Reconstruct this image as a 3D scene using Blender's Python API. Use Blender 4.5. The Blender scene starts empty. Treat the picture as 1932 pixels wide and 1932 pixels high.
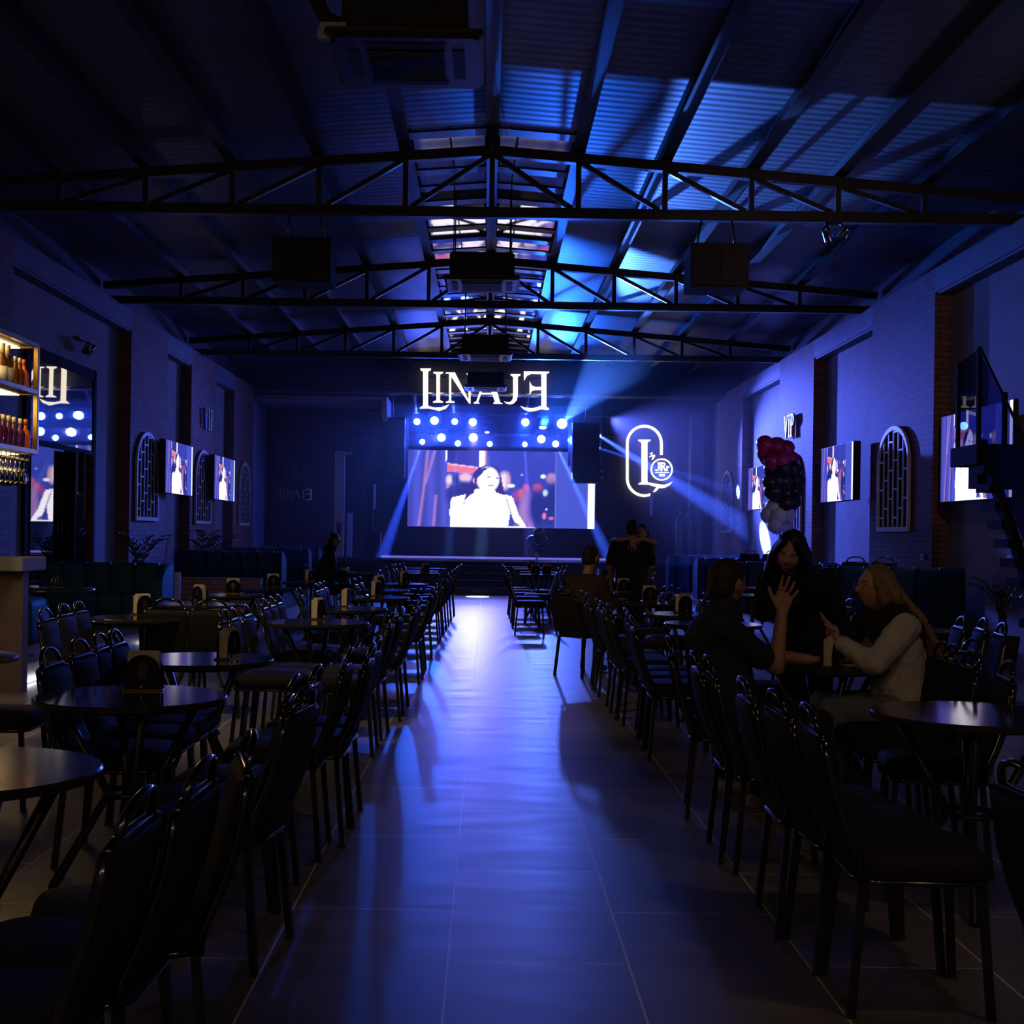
import bpy, bmesh, math, random
import numpy as np
from mathutils import Vector, Matrix, Euler
random.seed(7)
PI = math.pi
SC = bpy.context.scene
COL = SC.collection

# ------------------------------------------------------------------ camera model
F, CX, CY, ROLL, H = 2489.0, 919.0, 1009.0, 0.014, 1.418
def uv(x, y):
    dx, dy = x - CX, y - CY
    return dx + ROLL * dy, dy - ROLL * dx
def P(x, y, D):                       # point seen at (x, y) in the photo at depth D
    u, v = uv(x, y)
    return Vector((u * D / F, D, H - v * D / F))
def depth_on(x, y, z):                # depth of a point of height z seen at (x, y)
    return (H - z) * F / uv(x, y)[1]

# ------------------------------------------------------------------ materials
MATS = {}
def mat(name, col, rough=0.5, metal=0.0, spec=0.5, emit=None, estr=0.0, trans=0.0, ior=1.45, alpha=1.0, coat=0.0, sheen=0.0):
    m = bpy.data.materials.new(name); m.use_nodes = True
    b = m.node_tree.nodes['Principled BSDF']
    b.inputs['Base Color'].default_value = (*col, 1)
    b.inputs['Roughness'].default_value = rough
    b.inputs['Metallic'].default_value = metal
    b.inputs['Specular IOR Level'].default_value = spec
    b.inputs['IOR'].default_value = ior
    b.inputs['Transmission Weight'].default_value = trans
    b.inputs['Alpha'].default_value = alpha
    b.inputs['Coat Weight'].default_value = coat
    b.inputs['Sheen Weight'].default_value = sheen
    if emit:
        b.inputs['Emission Color'].default_value = (*emit, 1)
        b.inputs['Emission Strength'].default_value = estr
    MATS[name] = m
    return m
def nt(m): return m.node_tree.nodes, m.node_tree.links
def noise_mat(name, c1, c2, scale, rough=0.6, bump=0.0, detail=4, stretch=None, **kw):
    m = mat(name, c1, rough, **kw); n, l = nt(m); b = n['Principled BSDF']
    tc = n.new('ShaderNodeTexCoord'); t = n.new('ShaderNodeTexNoise')
    t.inputs['Scale'].default_value = scale; t.inputs['Detail'].default_value = detail
    src = tc.outputs['Object']
    if stretch:
        mp = n.new('ShaderNodeMapping'); mp.inputs['Scale'].default_value = stretch
        l.new(src, mp.inputs[0]); src = mp.outputs[0]
    l.new(src, t.inputs['Vector'])
    r = n.new('ShaderNodeValToRGB'); r.color_ramp.elements[0].position = .35; r.color_ramp.elements[1].position = .65
    r.color_ramp.elements[0].color = (*c1, 1); r.color_ramp.elements[1].color = (*c2, 1)
    l.new(t.outputs['Fac'], r.inputs[0]); l.new(r.outputs[0], b.inputs['Base Color'])
    if bump:
        bp = n.new('ShaderNodeBump'); bp.inputs['Strength'].default_value = bump; bp.inputs['Distance'].default_value = .01
        l.new(t.outputs['Fac'], bp.inputs['Height']); l.new(bp.outputs[0], b.inputs['Normal'])
    return m
def mathn(n, l, op, a, b=None, clamp=False):
    k = n.new('ShaderNodeMath'); k.operation = op; k.use_clamp = clamp
    for i, s in enumerate((a, b)):
        if s is None: continue
        if isinstance(s, (int, float)): k.inputs[i].default_value = s
        else: l.new(s, k.inputs[i])
    return k.outputs[0]

def floor_mat():
    m = mat('floor_tile', (.1, .1, .1), .36); n, l = nt(m); b = n['Principled BSDF']
    tc = n.new('ShaderNodeTexCoord'); sx = n.new('ShaderNodeSeparateXYZ'); l.new(tc.outputs['Object'], sx.inputs[0])
    u = mathn(n, l, 'DIVIDE', mathn(n, l, 'ADD', sx.outputs[0], 60.111), .6)
    c = mathn(n, l, 'FLOOR', u); odd = mathn(n, l, 'MODULO', c, 2.0)
    v = mathn(n, l, 'DIVIDE', mathn(n, l, 'ADD', sx.outputs[1], 60.0 - 4.98 + .6), 1.2)
    v2 = mathn(n, l, 'ADD', v, mathn(n, l, 'MULTIPLY', odd, .5))
    def edge(s, w):   # distance to nearest line
        fr = mathn(n, l, 'FRACT', s); d = mathn(n, l, 'MINIMUM', fr, mathn(n, l, 'SUBTRACT', 1.0, fr))
        return mathn(n, l, 'LESS_THAN', d, w)
    g = mathn(n, l, 'MAXIMUM', edge(u, .006), edge(v2, .0025))
    wn = n.new('ShaderNodeTexWhiteNoise'); wn.noise_dimensions = '2D'
    cb = n.new('ShaderNodeCombineXYZ'); l.new(c, cb.inputs[0]); l.new(mathn(n, l, 'FLOOR', v2), cb.inputs[1]); l.new(cb.outputs[0], wn.inputs['Vector'])
    nz = n.new('ShaderNodeTexNoise'); nz.inputs['Scale'].default_value = 2.2; nz.inputs['Detail'].default_value = 6
    mp = n.new('ShaderNodeMapping'); mp.inputs['Scale'].default_value = (1, 3, 1); l.new(tc.outputs['Object'], mp.inputs[0]); l.new(mp.outputs[0], nz.inputs['Vector'])
    val = mathn(n, l, 'ADD', mathn(n, l, 'MULTIPLY', wn.outputs['Value'], .25), mathn(n, l, 'MULTIPLY', nz.outputs['Fac'], .75))
    r = n.new('ShaderNodeValToRGB'); l.new(val, r.inputs[0])
    r.color_ramp.elements[0].position = .25; r.color_ramp.elements[0].color = (.13, .12, .115, 1)
    r.color_ramp.elements[1].position = .8; r.color_ramp.elements[1].color = (.25, .235, .225, 1)
    mx = n.new('ShaderNodeMix'); mx.data_type = 'RGBA'
    l.new(g, mx.inputs[0]); l.new(r.outputs[0], mx.inputs[6]); mx.inputs[7].default_value = (.8, .78, .78, 1)
    l.new(mx.outputs[2], b.inputs['Base Color'])
    ro = mathn(n, l, 'ADD', mathn(n, l, 'MULTIPLY', nz.outputs['Fac'], .18), .30)
    l.new(ro, b.inputs['Roughness'])
    # slightly uneven, rectified edges of the tiles
    fr = mathn(n, l, 'FRACT', v2); lip = mathn(n, l, 'POWER', mathn(n, l, 'ABSOLUTE', mathn(n, l, 'SUBTRACT', fr, .5)), 3.0)
    hgt = mathn(n, l, 'ADD', mathn(n, l, 'MULTIPLY', lip, -.08), mathn(n, l, 'MULTIPLY', nz.outputs['Fac'], .02))
    bp = n.new('ShaderNodeBump'); bp.inputs['Strength'].default_value = .5; bp.inputs['Distance'].default_value = .12
    l.new(hgt, bp.inputs['Height']); l.new(bp.outputs[0], b.inputs['Normal'])
    return m
def brick_mat():
    m = mat('brick', (.2, .1, .08), .7); n, l = nt(m); b = n['Principled BSDF']
    tc = n.new('ShaderNodeTexCoord'); sx = n.new('ShaderNodeSeparateXYZ'); l.new(tc.outputs['Object'], sx.inputs[0])
    cb = n.new('ShaderNodeCombineXYZ'); l.new(mathn(n, l, 'ADD', sx.outputs[1], sx.outputs[0]), cb.inputs[0]); l.new(sx.outputs[2], cb.inputs[1])
    t = n.new('ShaderNodeTexBrick'); l.new(cb.outputs[0], t.inputs['Vector'])
    t.inputs['Scale'].default_value = 1; t.inputs['Brick Width'].default_value = .24; t.inputs['Row Height'].default_value = .078
    t.inputs['Mortar Size'].default_value = .006; t.inputs['Color1'].default_value = (.36, .2, .17, 1); t.inputs['Color2'].default_value = (.24, .13, .11, 1)
    t.inputs['Mortar'].default_value = (.1, .085, .08, 1)
    l.new(t.outputs['Color'], b.inputs['Base Color'])
    bp = n.new('ShaderNodeBump'); bp.invert = True; bp.inputs['Strength'].default_value = .8; bp.inputs['Distance'].default_value = .02
    l.new(t.outputs['Fac'], bp.inputs['Height']); l.new(bp.outputs[0], b.inputs['Normal'])
    return m
def wave_mat(name, col, rough, axis, scale, strength, dist, metal=0.0, distort=0.0, spec=.5):
    m = mat(name, col, rough, metal, spec); n, l = nt(m); b = n['Principled BSDF']
    tc = n.new('ShaderNodeTexCoord'); t = n.new('ShaderNodeTexWave'); t.bands_direction = axis
    t.inputs['Scale'].default_value = scale; t.inputs['Distortion'].default_value = distort; t.inputs['Detail Scale'].default_value = .5
    l.new(tc.outputs['Object'], t.inputs['Vector'])
    bp = n.new('ShaderNodeBump'); bp.inputs['Strength'].default_value = strength; bp.inputs['Distance'].default_value = dist
    l.new(t.outputs['Fac'], bp.inputs['Height']); l.new(bp.outputs[0], b.inputs['Normal'])
    return m
def plank_mat():
    m = mat('wood_plank', (.06, .03, .025), .5); n, l = nt(m); b = n['Principled BSDF']
    tc = n.new('ShaderNodeTexCoord'); sx = n.new('ShaderNodeSeparateXYZ'); l.new(tc.outputs['Object'], sx.inputs[0])
    fr = mathn(n, l, 'FRACT', mathn(n, l, 'MULTIPLY', sx.outputs[2], 5.0))
    gap = mathn(n, l, 'LESS_THAN', fr, .06)
    nz = n.new('ShaderNodeTexNoise'); mp = n.new('ShaderNodeMapping'); mp.inputs['Scale'].default_value = (.6, .6, 14)
    l.new(tc.outputs['Object'], mp.inputs[0]); l.new(mp.outputs[0], nz.inputs['Vector']); nz.inputs['Scale'].default_value = 2
    r = n.new('ShaderNodeValToRGB'); r.color_ramp.elements[0].color = (.05, .024, .02, 1); r.color_ramp.elements[1].color = (.14, .07, .055, 1)
    l.new(nz.outputs['Fac'], r.inputs[0])
    mx = n.new('ShaderNodeMix'); mx.data_type = 'RGBA'; l.new(gap, mx.inputs[0]); l.new(r.outputs[0], mx.inputs[6]); mx.inputs[7].default_value = (.01, .008, .008, 1)
    l.new(mx.outputs[2], b.inputs['Base Color'])
    return m
def screen_mat(name, strength, sampling):
    m = bpy.data.materials.new(name); m.use_nodes = True; n, l = nt(m); n.clear()
    o = n.new('ShaderNodeOutputMaterial'); e = n.new('ShaderNodeEmission'); a = n.new('ShaderNodeVertexColor'); a.layer_name = 'picture'
    e.inputs['Strength'].default_value = strength
    l.new(a.outputs['Color'], e.inputs['Color']); l.new(e.outputs[0], o.inputs['Surface'])
    m.cycles.emission_sampling = sampling
    return m
def emis(name, col, s, sampling='AUTO'):
    m = bpy.data.materials.new(name); m.use_nodes = True; n, l = nt(m); n.clear()
    o = n.new('ShaderNodeOutputMaterial'); e = n.new('ShaderNodeEmission'); e.inputs['Color'].default_value = (*col, 1)
    e.inputs['Strength'].default_value = s; l.new(e.outputs[0], o.inputs['Surface']); m.cycles.emission_sampling = sampling
    return m
def pane_mat(name, tint, rough=.01, gloss=.12):
    m = bpy.data.materials.new(name); m.use_nodes = True; n, l = nt(m); n.clear()
    o = n.new('ShaderNodeOutputMaterial'); t = n.new('ShaderNodeBsdfTransparent'); t.inputs[0].default_value = (*tint, 1)
    g = n.new('ShaderNodeBsdfGlossy'); g.inputs['Roughness'].default_value = rough
    mx = n.new('ShaderNodeMixShader'); mx.inputs[0].default_value = gloss; l.new(t.outputs[0], mx.inputs[1]); l.new(g.outputs[0], mx.inputs[2])
    l.new(mx.outputs[0], o.inputs['Surface'])
    return m

M = dict(
    floor=floor_mat(), brick=brick_mat(), plank=plank_mat(),
    plaster=noise_mat('plaster', (.30, .29, .29), (.36, .35, .35), 3.0, .75, .1),
    dark_wall=noise_mat('dark_wall_paint', (.025, .025, .03), (.035, .035, .042), 2.0, .6),
    fascia=noise_mat('fascia_paint', (.02, .02, .03), (.028, .028, .04), 2.0, .5),
    deck=wave_mat('corrugated_roof', (.11, .11, .115), .42, 'Y', 1.85, .07, .03, .35, .6),
    ridge_sheet=wave_mat('polished_ridge_sheet', (.6, .58, .62), .05, 'Y', .3, .05, .05, 1.0, 1.6),
    steel=noise_mat('black_steel', (.022, .022, .025), (.03, .03, .034), 8, .38, spec=.6),
    purlin=noise_mat('purlin_steel', (.014, .014, .016), (.02, .02, .022), 8, .42, spec=.3),
    vinyl=noise_mat('black_vinyl', (.02, .02, .021), (.026, .026, .027), 60, .7, .05, spec=.18),
    chrome_black=noise_mat('black_lacquer_tube', (.1, .1, .11), (.13, .13, .14), 9, .13, metal=1.0),
    leg=noise_mat('black_leg', (.012, .012, .013), (.018, .018, .02), 9, .34),
    table=noise_mat('dark_laminate', (.028, .026, .026), (.036, .033, .033), 25, .12, spec=.6),
    edge=noise_mat('black_edge', (.012, .012, .012), (.018, .018, .018), 25, .4),
    beige=noise_mat('beige_laminate', (.3, .26, .2), (.34, .3, .23), 25, .35),
    gold=noise_mat('brass', (.55, .36, .1), (.65, .43, .14), 14, .28, metal=1.0),
    napkin=noise_mat('napkin_paper', (.62, .55, .42), (.72, .64, .5), 30, .85),
    blackgloss=noise_mat('black_acrylic', (.01, .01, .01), (.014, .014, .014), 8, .12),
    velvet=noise_mat('teal_velvet', (.008, .045, .11), (.012, .06, .14), 30, .6, .1, spec=.2),
    white_frame=noise_mat('white_frame', (.8, .78, .8), (.86, .84, .86), 6, .5),
    black_back=noise_mat('black_backing', (.012, .012, .014), (.018, .018, .02), 6, .5),
    concrete=noise_mat('bar_panel', (.075, .055, .065), (.11, .08, .09), 3.5, .6, .1),
    chrome=noise_mat('brushed_chrome', (.5, .5, .52), (.58, .58, .6), 14, .2, metal=1.0),
    speaker=noise_mat('speaker_black', (.012, .012, .014), (.017, .017, .02), 40, .55, .1),
    grey_ac=noise_mat('ac_plastic', (.03, .03, .033), (.038, .038, .042), 5, .4),
    ac_body=noise_mat('ac_body', (.015, .015, .016), (.02, .02, .022), 5, .6),
    brushed=noise_mat('brushed_alu', (.6, .6, .62), (.7, .7, .72), 14, .38, metal=1.0),
    vip_metal=noise_mat('vip_metal', (.3, .3, .32), (.38, .38, .4), 14, .42, metal=1.0),
    tape=noise_mat('foil_tape', (.5, .48, .42), (.6, .58, .5), 20, .4),
    red_balloon=noise_mat('magenta_balloon', (.55, .02, .14), (.6, .03, .17), 4, .22),
    black_balloon=noise_mat('black_balloon', (.03, .022, .024), (.04, .03, .032), 4, .2),
    white_balloon=noise_mat('white_balloon', (.7, .68, .72), (.76, .74, .78), 4, .3),
    leaf=noise_mat('palm_leaf', (.02, .05, .018), (.035, .08, .025), 12, .45),
    pot=noise_mat('plant_pot', (.03, .03, .03), (.04, .04, .04), 9, .5),
    cyl=noise_mat('gas_cylinder_paint', (.1, .1, .11), (.13, .13, .14), 9, .35),
    deckwood=noise_mat('platform_laminate', (.13, .11, .1), (.2, .165, .14), 1.5, .35, stretch=(1, 10, 1)),
    stair=noise_mat('stair_black', (.014, .012, .016), (.018, .016, .02), 8, .75, spec=.12),
    matte_black=noise_mat('matte_black', (.008, .008, .009), (.012, .012, .013), 8, .8, spec=.12),
    stage_floor=noise_mat('glossy_stage_floor', (.05, .05, .06), (.07, .07, .08), 3, .16, spec=.8),
    stage_black=noise_mat('stage_paint', (.02, .02, .025), (.03, .03, .036), 8, .35),
    step=noise_mat('stage_step_paint', (.06, .06, .075), (.08, .08, .1), 8, .4),
    glass=pane_mat('clear_pane', (.42, .44, .62), .01, .06),
    dark_glass=pane_mat('dark_door_glass', (.1, .1, .12), .012, .72),
    clear=mat('drinking_glass', (.95, .95, .95), .03, trans=1.0, ior=1.45),
    skin=noise_mat('skin', (.42, .22, .14), (.47, .25, .16), 9, .5),
    skin2=noise_mat('skin_light', (.52, .28, .19), (.57, .32, .22), 9, .5),
    hair_black=noise_mat('black_hair', (.008, .007, .007), (.014, .012, .012), 30, .4, .3, stretch=(8, 8, 1)),
    hair_brown=noise_mat('dark_brown_hair', (.016, .011, .008), (.03, .02, .014), 60, .6, .4),
    hair_blonde=noise_mat('blonde_hair', (.2, .125, .06), (.3, .19, .095), 30, .45, .35, stretch=(8, 8, .6)),
    cloth_black=noise_mat('black_cloth', (.008, .008, .009), (.013, .013, .014), 20, .85, .3),
    cloth_navy=noise_mat('navy_cloth', (.016, .02, .035), (.022, .027, .045), 20, .85, .3),
    cloth_brown=noise_mat('brown_cloth', (.05, .03, .022), (.07, .042, .03), 12, .85, .3),
    jacket_white=noise_mat('off_white_jacket', (.5, .48, .46), (.58, .56, .53), 10, .75, .5),
    jeans=noise_mat('pale_denim', (.1, .12, .15), (.14, .165, .2), 25, .8, .2),
    shoe=noise_mat('pale_shoe', (.5, .47, .42), (.55, .52, .48), 9, .5),
    amber=mat('amber_glass', (.28, .09, .02), .06, trans=.55),
    purple=mat('purple_glass', (.12, .02, .1), .08, trans=.25),
    label=noise_mat('paper_label', (.62, .58, .5), (.68, .64, .55), 9, .7),
    cap=noise_mat('cream_cap', (.65, .57, .36), (.7, .62, .4), 9, .4),
    orange=noise_mat('orange_glass', (.7, .13, .03), (.75, .16, .04), 9, .2),
    eye=mat('eye_dark', (.02, .015, .012), .15),
    lip=mat('lip', (.4, .12, .1), .4),
    sparkle=noise_mat('sequin_panel', (.1, .14, .3), (.7, .75, .9), 90, .2, .6, metal=.6),
)
E = dict(
    warm=emis('lit_letter_warm', (1, .88, .68), 1.6), white=emis('lit_white', (.9, .93, 1), 1.6),
    led_white=emis('led_white', (.92, .93, 1), 6.0), led_gold=emis('led_gold', (1, .66, .25), 5.0),
    lamp=emis('stage_lamp_lens', (.045, .12, 1), 120.0), lamp_dim=emis('stage_lamp_lens_dim', (.06, .1, 1), 30.0), stage_edge=emis('stage_edge_glint', (.22, .2, 1), .75), blue_led=emis('blue_led', (.05, .15, 1), 2.0),
    green=emis('green_led', (.05, .8, .2), .5), sign_grey=emis('display_dot', (.6, .65, .9), .25, 'NONE'),
)

# ------------------------------------------------------------------ mesh builder
class MB:
    def __init__(s): s.v = []; s.f = []; s.sm = []
    def add(s, vs, fs, smooth=False, mtx=None):
        o = len(s.v)
        for p in vs:
            p = Vector(p)
            if mtx is not None: p = mtx @ p
            s.v.append(p[:])
        for f in fs: s.f.append([i + o for i in f]); s.sm.append(smooth)
        return s
    def box(s, x0, x1, y0, y1, z0, z1, mtx=None):
        vs = [(x, y, z) for z in (z0, z1) for y in (y0, y1) for x in (x0, x1)]
        return s.add(vs, [(0, 2, 3, 1), (4, 5, 7, 6), (0, 1, 5, 4), (2, 6, 7, 3), (0, 4, 6, 2), (1, 3, 7, 5)], False, mtx)
    def cbox(s, c, d, mtx=None):
        return s.box(c[0]-d[0]/2, c[0]+d[0]/2, c[1]-d[1]/2, c[1]+d[1]/2, c[2]-d[2]/2, c[2]+d[2]/2, mtx)
    def loft(s, rings, closed=True, caps=True, smooth=True, mtx=None):
        n = len(rings[0]); vs = [p for r in rings for p in r]; fs = []
        for i in range(len(rings) - 1):
            for j in range(n if closed else n - 1):
                k = (j + 1) % n
                fs.append((i*n+j, i*n+k, (i+1)*n+k, (i+1)*n+j))
        if caps and closed:
            fs.append(tuple(range(n))[::-1]); fs.append(tuple((len(rings)-1)*n + j for j in range(n)))
        return s.add(vs, fs, smooth, mtx)
    def tube(s, pts, r, n=8, closed=False, mtx=None, flat=None):
        pts = [Vector(p) for p in pts]; rings = []; m = len(pts); up = None
        for i, p in enumerate(pts):
            a = pts[(i-1) % m] if (closed or i) else p; b = pts[(i+1) % m] if (closed or i < m-1) else p
            t = (b - a).normalized()
            if up is None:
                up = Vector((0, 0, 1)) if abs(t.z) < .9 else Vector((1, 0, 0))
            side = t.cross(up)
            if side.length < 1e-4: side = t.cross(Vector((0, 1, 0)))
            side.normalize(); up = side.cross(t).normalized()
            rr = r[i] if isinstance(r, (list, tuple)) else r
            rings.append([p + side*math.cos(2*PI*k/n+PI/n)*rr + up*math.sin(2*PI*k/n+PI/n)*rr*(flat or 1) for k in range(n)])
        if closed: rings.append(rings[0]); return s.loft(rings, caps=False, mtx=mtx, smooth=n > 4)
        return s.loft(rings, mtx=mtx, smooth=n > 4)
    def bar(s, a, b, w, h=None):
        return s.tube([a, b], w * .7071, 4) if h is None else s.tube([a, b], w * .7071, 4, flat=h / w)
    def lathe(s, prof, n=24, mtx=None, smooth=True):
        rings = [[(r*math.cos(2*PI*k/n), r*math.sin(2*PI*k/n), z) for k in range(n)] for r, z in prof]
        return s.loft(rings, mtx=mtx, smooth=smooth)
    def ball(s, c, r, n=16, m=10, mtx=None):
        rx, ry, rz = r if isinstance(r, (tuple, list)) else (r, r, r)
        rings = []
        for i in range(1, m):
            a = PI * i / m
            rings.append([(c[0]+rx*math.sin(a)*math.cos(2*PI*k/n), c[1]+ry*math.sin(a)*math.sin(2*PI*k/n), c[2]-rz*math.cos(a)) for k in range(n)])
        return s.loft(rings, mtx=mtx)
    def prism(s, poly, y0, y1, mtx=None):      # polygon in the x-z plane, extruded along y
        n = len(poly); vs = [(x, y0, z) for x, z in poly] + [(x, y1, z) for x, z in poly]
        fs = [tuple(range(n))[::-1], tuple(range(n, 2*n))] + [(i, (i+1) % n, n+(i+1) % n, n+i) for i in range(n)]
        return s.add(vs, fs, False, mtx)
    def mesh(s, name, m, bevel=0, seg=2):
        me = bpy.data.meshes.new(name); me.from_pydata(s.v, [], s.f)
        me.polygons.foreach_set('use_smooth', s.sm); me.update()
        bm = bmesh.new(); bm.from_mesh(me)
        bmesh.ops.recalc_face_normals(bm, faces=bm.faces)
        if bevel:
            bmesh.ops.bevel(bm, geom=[e for e in bm.edges if e.is_manifold and e.calc_face_angle(0) > .6], offset=bevel, segments=seg, affect='EDGES', clamp_overlap=True)
        bm.to_mesh(me); bm.free()
        if m: me.materials.append(m)
        return me
    def obj(s, name, m, parent=None, label=None, bevel=0, seg=2):
        o = bpy.data.objects.new(name, s.mesh(name, m, bevel, seg)); COL.objects.link(o)
        if parent: o.parent = parent
        if label: o['label'] = label
        return o
LABELS = {}
def tag(o, label, cat, group=None, kind=None):
    if label: o['label'] = label
    if cat: o['category'] = cat
    if group: o['group'] = group
    if kind: o['kind'] = kind
    return o
def thing(name, label, cat, loc=(0, 0, 0), rz=0, group=None, kind=None):
    o = bpy.data.objects.new(name, None); COL.objects.link(o); o.empty_display_size = .1
    o.location = loc; o.rotation_euler = (0, 0, rz)
    return tag(o, label, cat, group, kind)
def struct(name, mb, m, bevel=0, label=None):
    o = mb.obj(name, m, bevel=bevel); o['kind'] = 'structure'
    if label: o['label'] = label
    return o
def dup(root, loc, rz, label, group=None):
    r = root.copy(); COL.objects.link(r); r.location = loc; r.rotation_euler = (0, 0, rz); r['label'] = label
    if group: r['group'] = group
    for ch in list(root.children):
        c = ch.copy(); COL.objects.link(c); c.parent = r
        for g in list(ch.children):
            d = g.copy(); COL.objects.link(d); d.parent = c
    return r
ORD = ['', 'first', 'second', 'third', 'fourth', 'fifth', 'sixth', 'seventh', 'eighth', 'ninth', 'tenth', 'eleventh', 'twelfth', 'thirteenth',
       'fourteenth', 'fifteenth', 'sixteenth', 'seventeenth', 'eighteenth', 'nineteenth', 'twentieth', 'twenty-first', 'twenty-second', 'twenty-third', 'twenty-fourth', 'twenty-fifth', 'twenty-sixth', 'twenty-seventh', 'twenty-eighth', 'twenty-ninth', 'thirtieth']
# ================================================================== THE ROOM
def zc(x): return 5.85 - .077 * abs(x)
struct('floor', MB().box(-7, 7, -6, 40, -.1, 0), M['floor'])
XW, XR = 6.0, 6.22
def wall(side, name, piers, brick_parts):
    s = side
    b = MB()                                                     # recessed plaster plane and lintel band
    b.box(*sorted((s*XR, s*6.5)), -6, 40, 0, 5.1)
    w = struct(name, b, M['plaster'])
    lint = MB(); prev = -6
    for y0, y1 in piers:
        lint.box(*sorted((s*XW, s*XR)), prev, y0, 4.77, 5.1); lint.box(*sorted((s*(XW+.02), s*XR)), prev, y0, 4.735, 4.77); prev = y1
    lint.obj('lintel_band', M['fascia2'] if 'fascia2' in M else M['plaster'], w)
    for y0, y1 in piers:
        MB().box(*sorted((s*XW, s*XR)), y0, y1, 0, 5.1).obj('brick_pier', M['brick'], w)
    top = MB().box(*sorted((s*6.3, s*6.5)), -6, 40, 5.1, 6.2)
    top.obj('eave_infill', M['dark_wall'], w)
    return w
M['fascia2'] = noise_mat('painted_lintel', (.16, .17, .2), (.2, .21, .24), 2.0, .6)
PR = [(17.8, 20.7), (24.4, 27.25), (31.2, 34.25)]
PL = [(15.4, 16.6), (22.1, 24.6), (26.6, 29.05), (31.1, 33.6)]
wall(1, 'wall_right', PR, None); wall(-1, 'wall_left', PL, None)
struct('wall_back', MB().box(-7, 7, 37, 37.2, 0, 6.2), M['dark_wall'])
struct('wall_rear', MB().box(-7, 7, -6.2, -6, 0, 6.2), M['plaster'])
pw = MB().box(-5.98, -2.75, 36.75, 36.98, .82, 4.8)
struct('trim_1', pw, M['plank'], label='dark reddish plank cladding left of the stage screen')
# roof deck: two slopes with a strip either side of the ridge left out for the polished sheets
dk = MB()
for s in (-1, 1):
    for y0, y1 in ((-6, 14.9),):
        dk.add([(0, y0, zc(0)+.215), (s*1, y0, zc(1)+.215), (s*1, y1, zc(1)+.215), (0, y1, zc(0)+.215)], [(0, 1, 2, 3)])
    dk.add([(s*1, -6, zc(1)+.215), (s*6.5, -6, zc(6.5)+.215), (s*6.5, 38, zc(6.5)+.215), (s*1, 38, zc(1)+.215)], [(0, 1, 2, 3)])
    dk.add([(0, 34, zc(0)+.215), (s*1, 34, zc(1)+.215), (s*1, 38, zc(1)+.215), (0, 38, zc(0)+.215)], [(0, 1, 2, 3)])
dk.box(-7, 7, -6, 38, 6.3, 6.35)
struct('ceiling', dk, M['deck'])
for s, nm in ((-1, 'left'), (1, 'right')):
    t = thing('ridge_sheet', 'polished roof strip with dark battens along the %s side of the ridge' % nm, 'roof sheet', (0, 0, 0), kind='structure')
    rb = MB(); rb.add([(0, 14.9, zc(0)+.215), (s*1, 14.9, zc(1)+.215), (s*1, 34.0, zc(1)+.215), (0, 34.0, zc(0)+.215)], [(0, 1, 2, 3)])
    rb.obj('sheet', M['ridge_sheet'], t)
    for y in np.arange(15.15, 33.6, .78):
        MB().add([(s*x, y+dy, zc(x)+.215-dz) for x in (.0, 1.0) for dy in (-.13, .13) for dz in (0, .014)], [(0, 1, 5, 4), (2, 6, 7, 3), (1, 3, 7, 5), (0, 2, 3, 1), (4, 5, 7, 6)]).obj('batten', M['steel'], t)
# purlins
nm = {0: 'along the ridge'}
for i in range(-5, 6):
    z = zc(i) + .135
    m = MB(); ys = [-5.9, 33.7]
    m.box(i-.035, i+.035, ys[0], ys[1], z-.075, z+.075); m.box(i-.07, i+.07, ys[0], ys[1], z-.078, z-.064)
    o = m.obj('purlin', M['purlin'])
    lab = 'black steel purlin running along the ridge of the roof' if i == 0 else 'black steel purlin under the roof, %s from the ridge on the %s' % (ORD[abs(i)], 'right' if i > 0 else 'left')
    tag(o, lab, 'purlin', 'roof purlins')
# trusses
def truss(Y, k):
    t = thing('roof_truss', 'black steel roof truss spanning the hall, %s from the camera' % ORD[k], 'truss', (0, Y, 0), group='roof trusses')
    zb = 5.137
    b = MB().box(-6.25, 6.25, -.06, .06, zb-.06, zb+.06); b.obj('bottom_chord', M['steel'], t, bevel=.006, seg=1)
    for s in (-1, 1):
        m = MB(); m.tube([(0, 0, zc(0)), (s*6.25, 0, zc(6.25))], .08, 4); m.obj('top_chord', M['steel'], t)
    for x in range(-6, 7):
        if x == 6 or x == -6: continue
        MB().box(x-.03, x+.03, -.03, .03, zb+.05, zc(x)-.03).obj('post', M['steel'], t)
    for s in (-1, 1):
        for x in range(0, 5):
            MB().tube([(s*(x+.04), 0, zc(x)-.05), (s*(x+.93), 0, zb+.06)], .038, 4).obj('diagonal', M['steel'], t)
for k, Y in enumerate((15.25, 21.35, 27.45), 1): truss(Y, k)
# proscenium beam over the stage front
fb = MB().box(-6.25, 6.25, 33.6, 33.85, 5.03, 6.1)
tag(fb.obj('fascia_panel', M['fascia']), 'dark blue fascia wall above the stage front behind the lit sign', 'fascia', kind='structure')
cap = MB().box(-6.0, 6.0, 33.52, 33.9, 5.0, 5.03).tube([(-6.0, 33.9, 5.0), (6.0, 33.9, 5.0)], .03, 12).tube([(-6.0, 33.54, 5.0), (6.0, 33.54, 5.0)], .03, 12)
tag(cap.obj('fascia_edge', M['chrome']), 'glossy metal edge along the bottom of the stage fascia', 'edge trim', kind='structure')
tr4 = MB().box(-6.2, 6.2, 33.45, 33.57, 5.80, 5.86)
tag(tr4.obj('fascia_rail', M['purlin']), 'thin steel rail across the top of the stage fascia', 'rail', kind='structure')
sof = MB().box(-5.98, -2.7, 33.9, 36.7, 4.84, 4.93).box(-2.75, -2.62, 33.9, 36.7, 4.3, 4.93)
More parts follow.
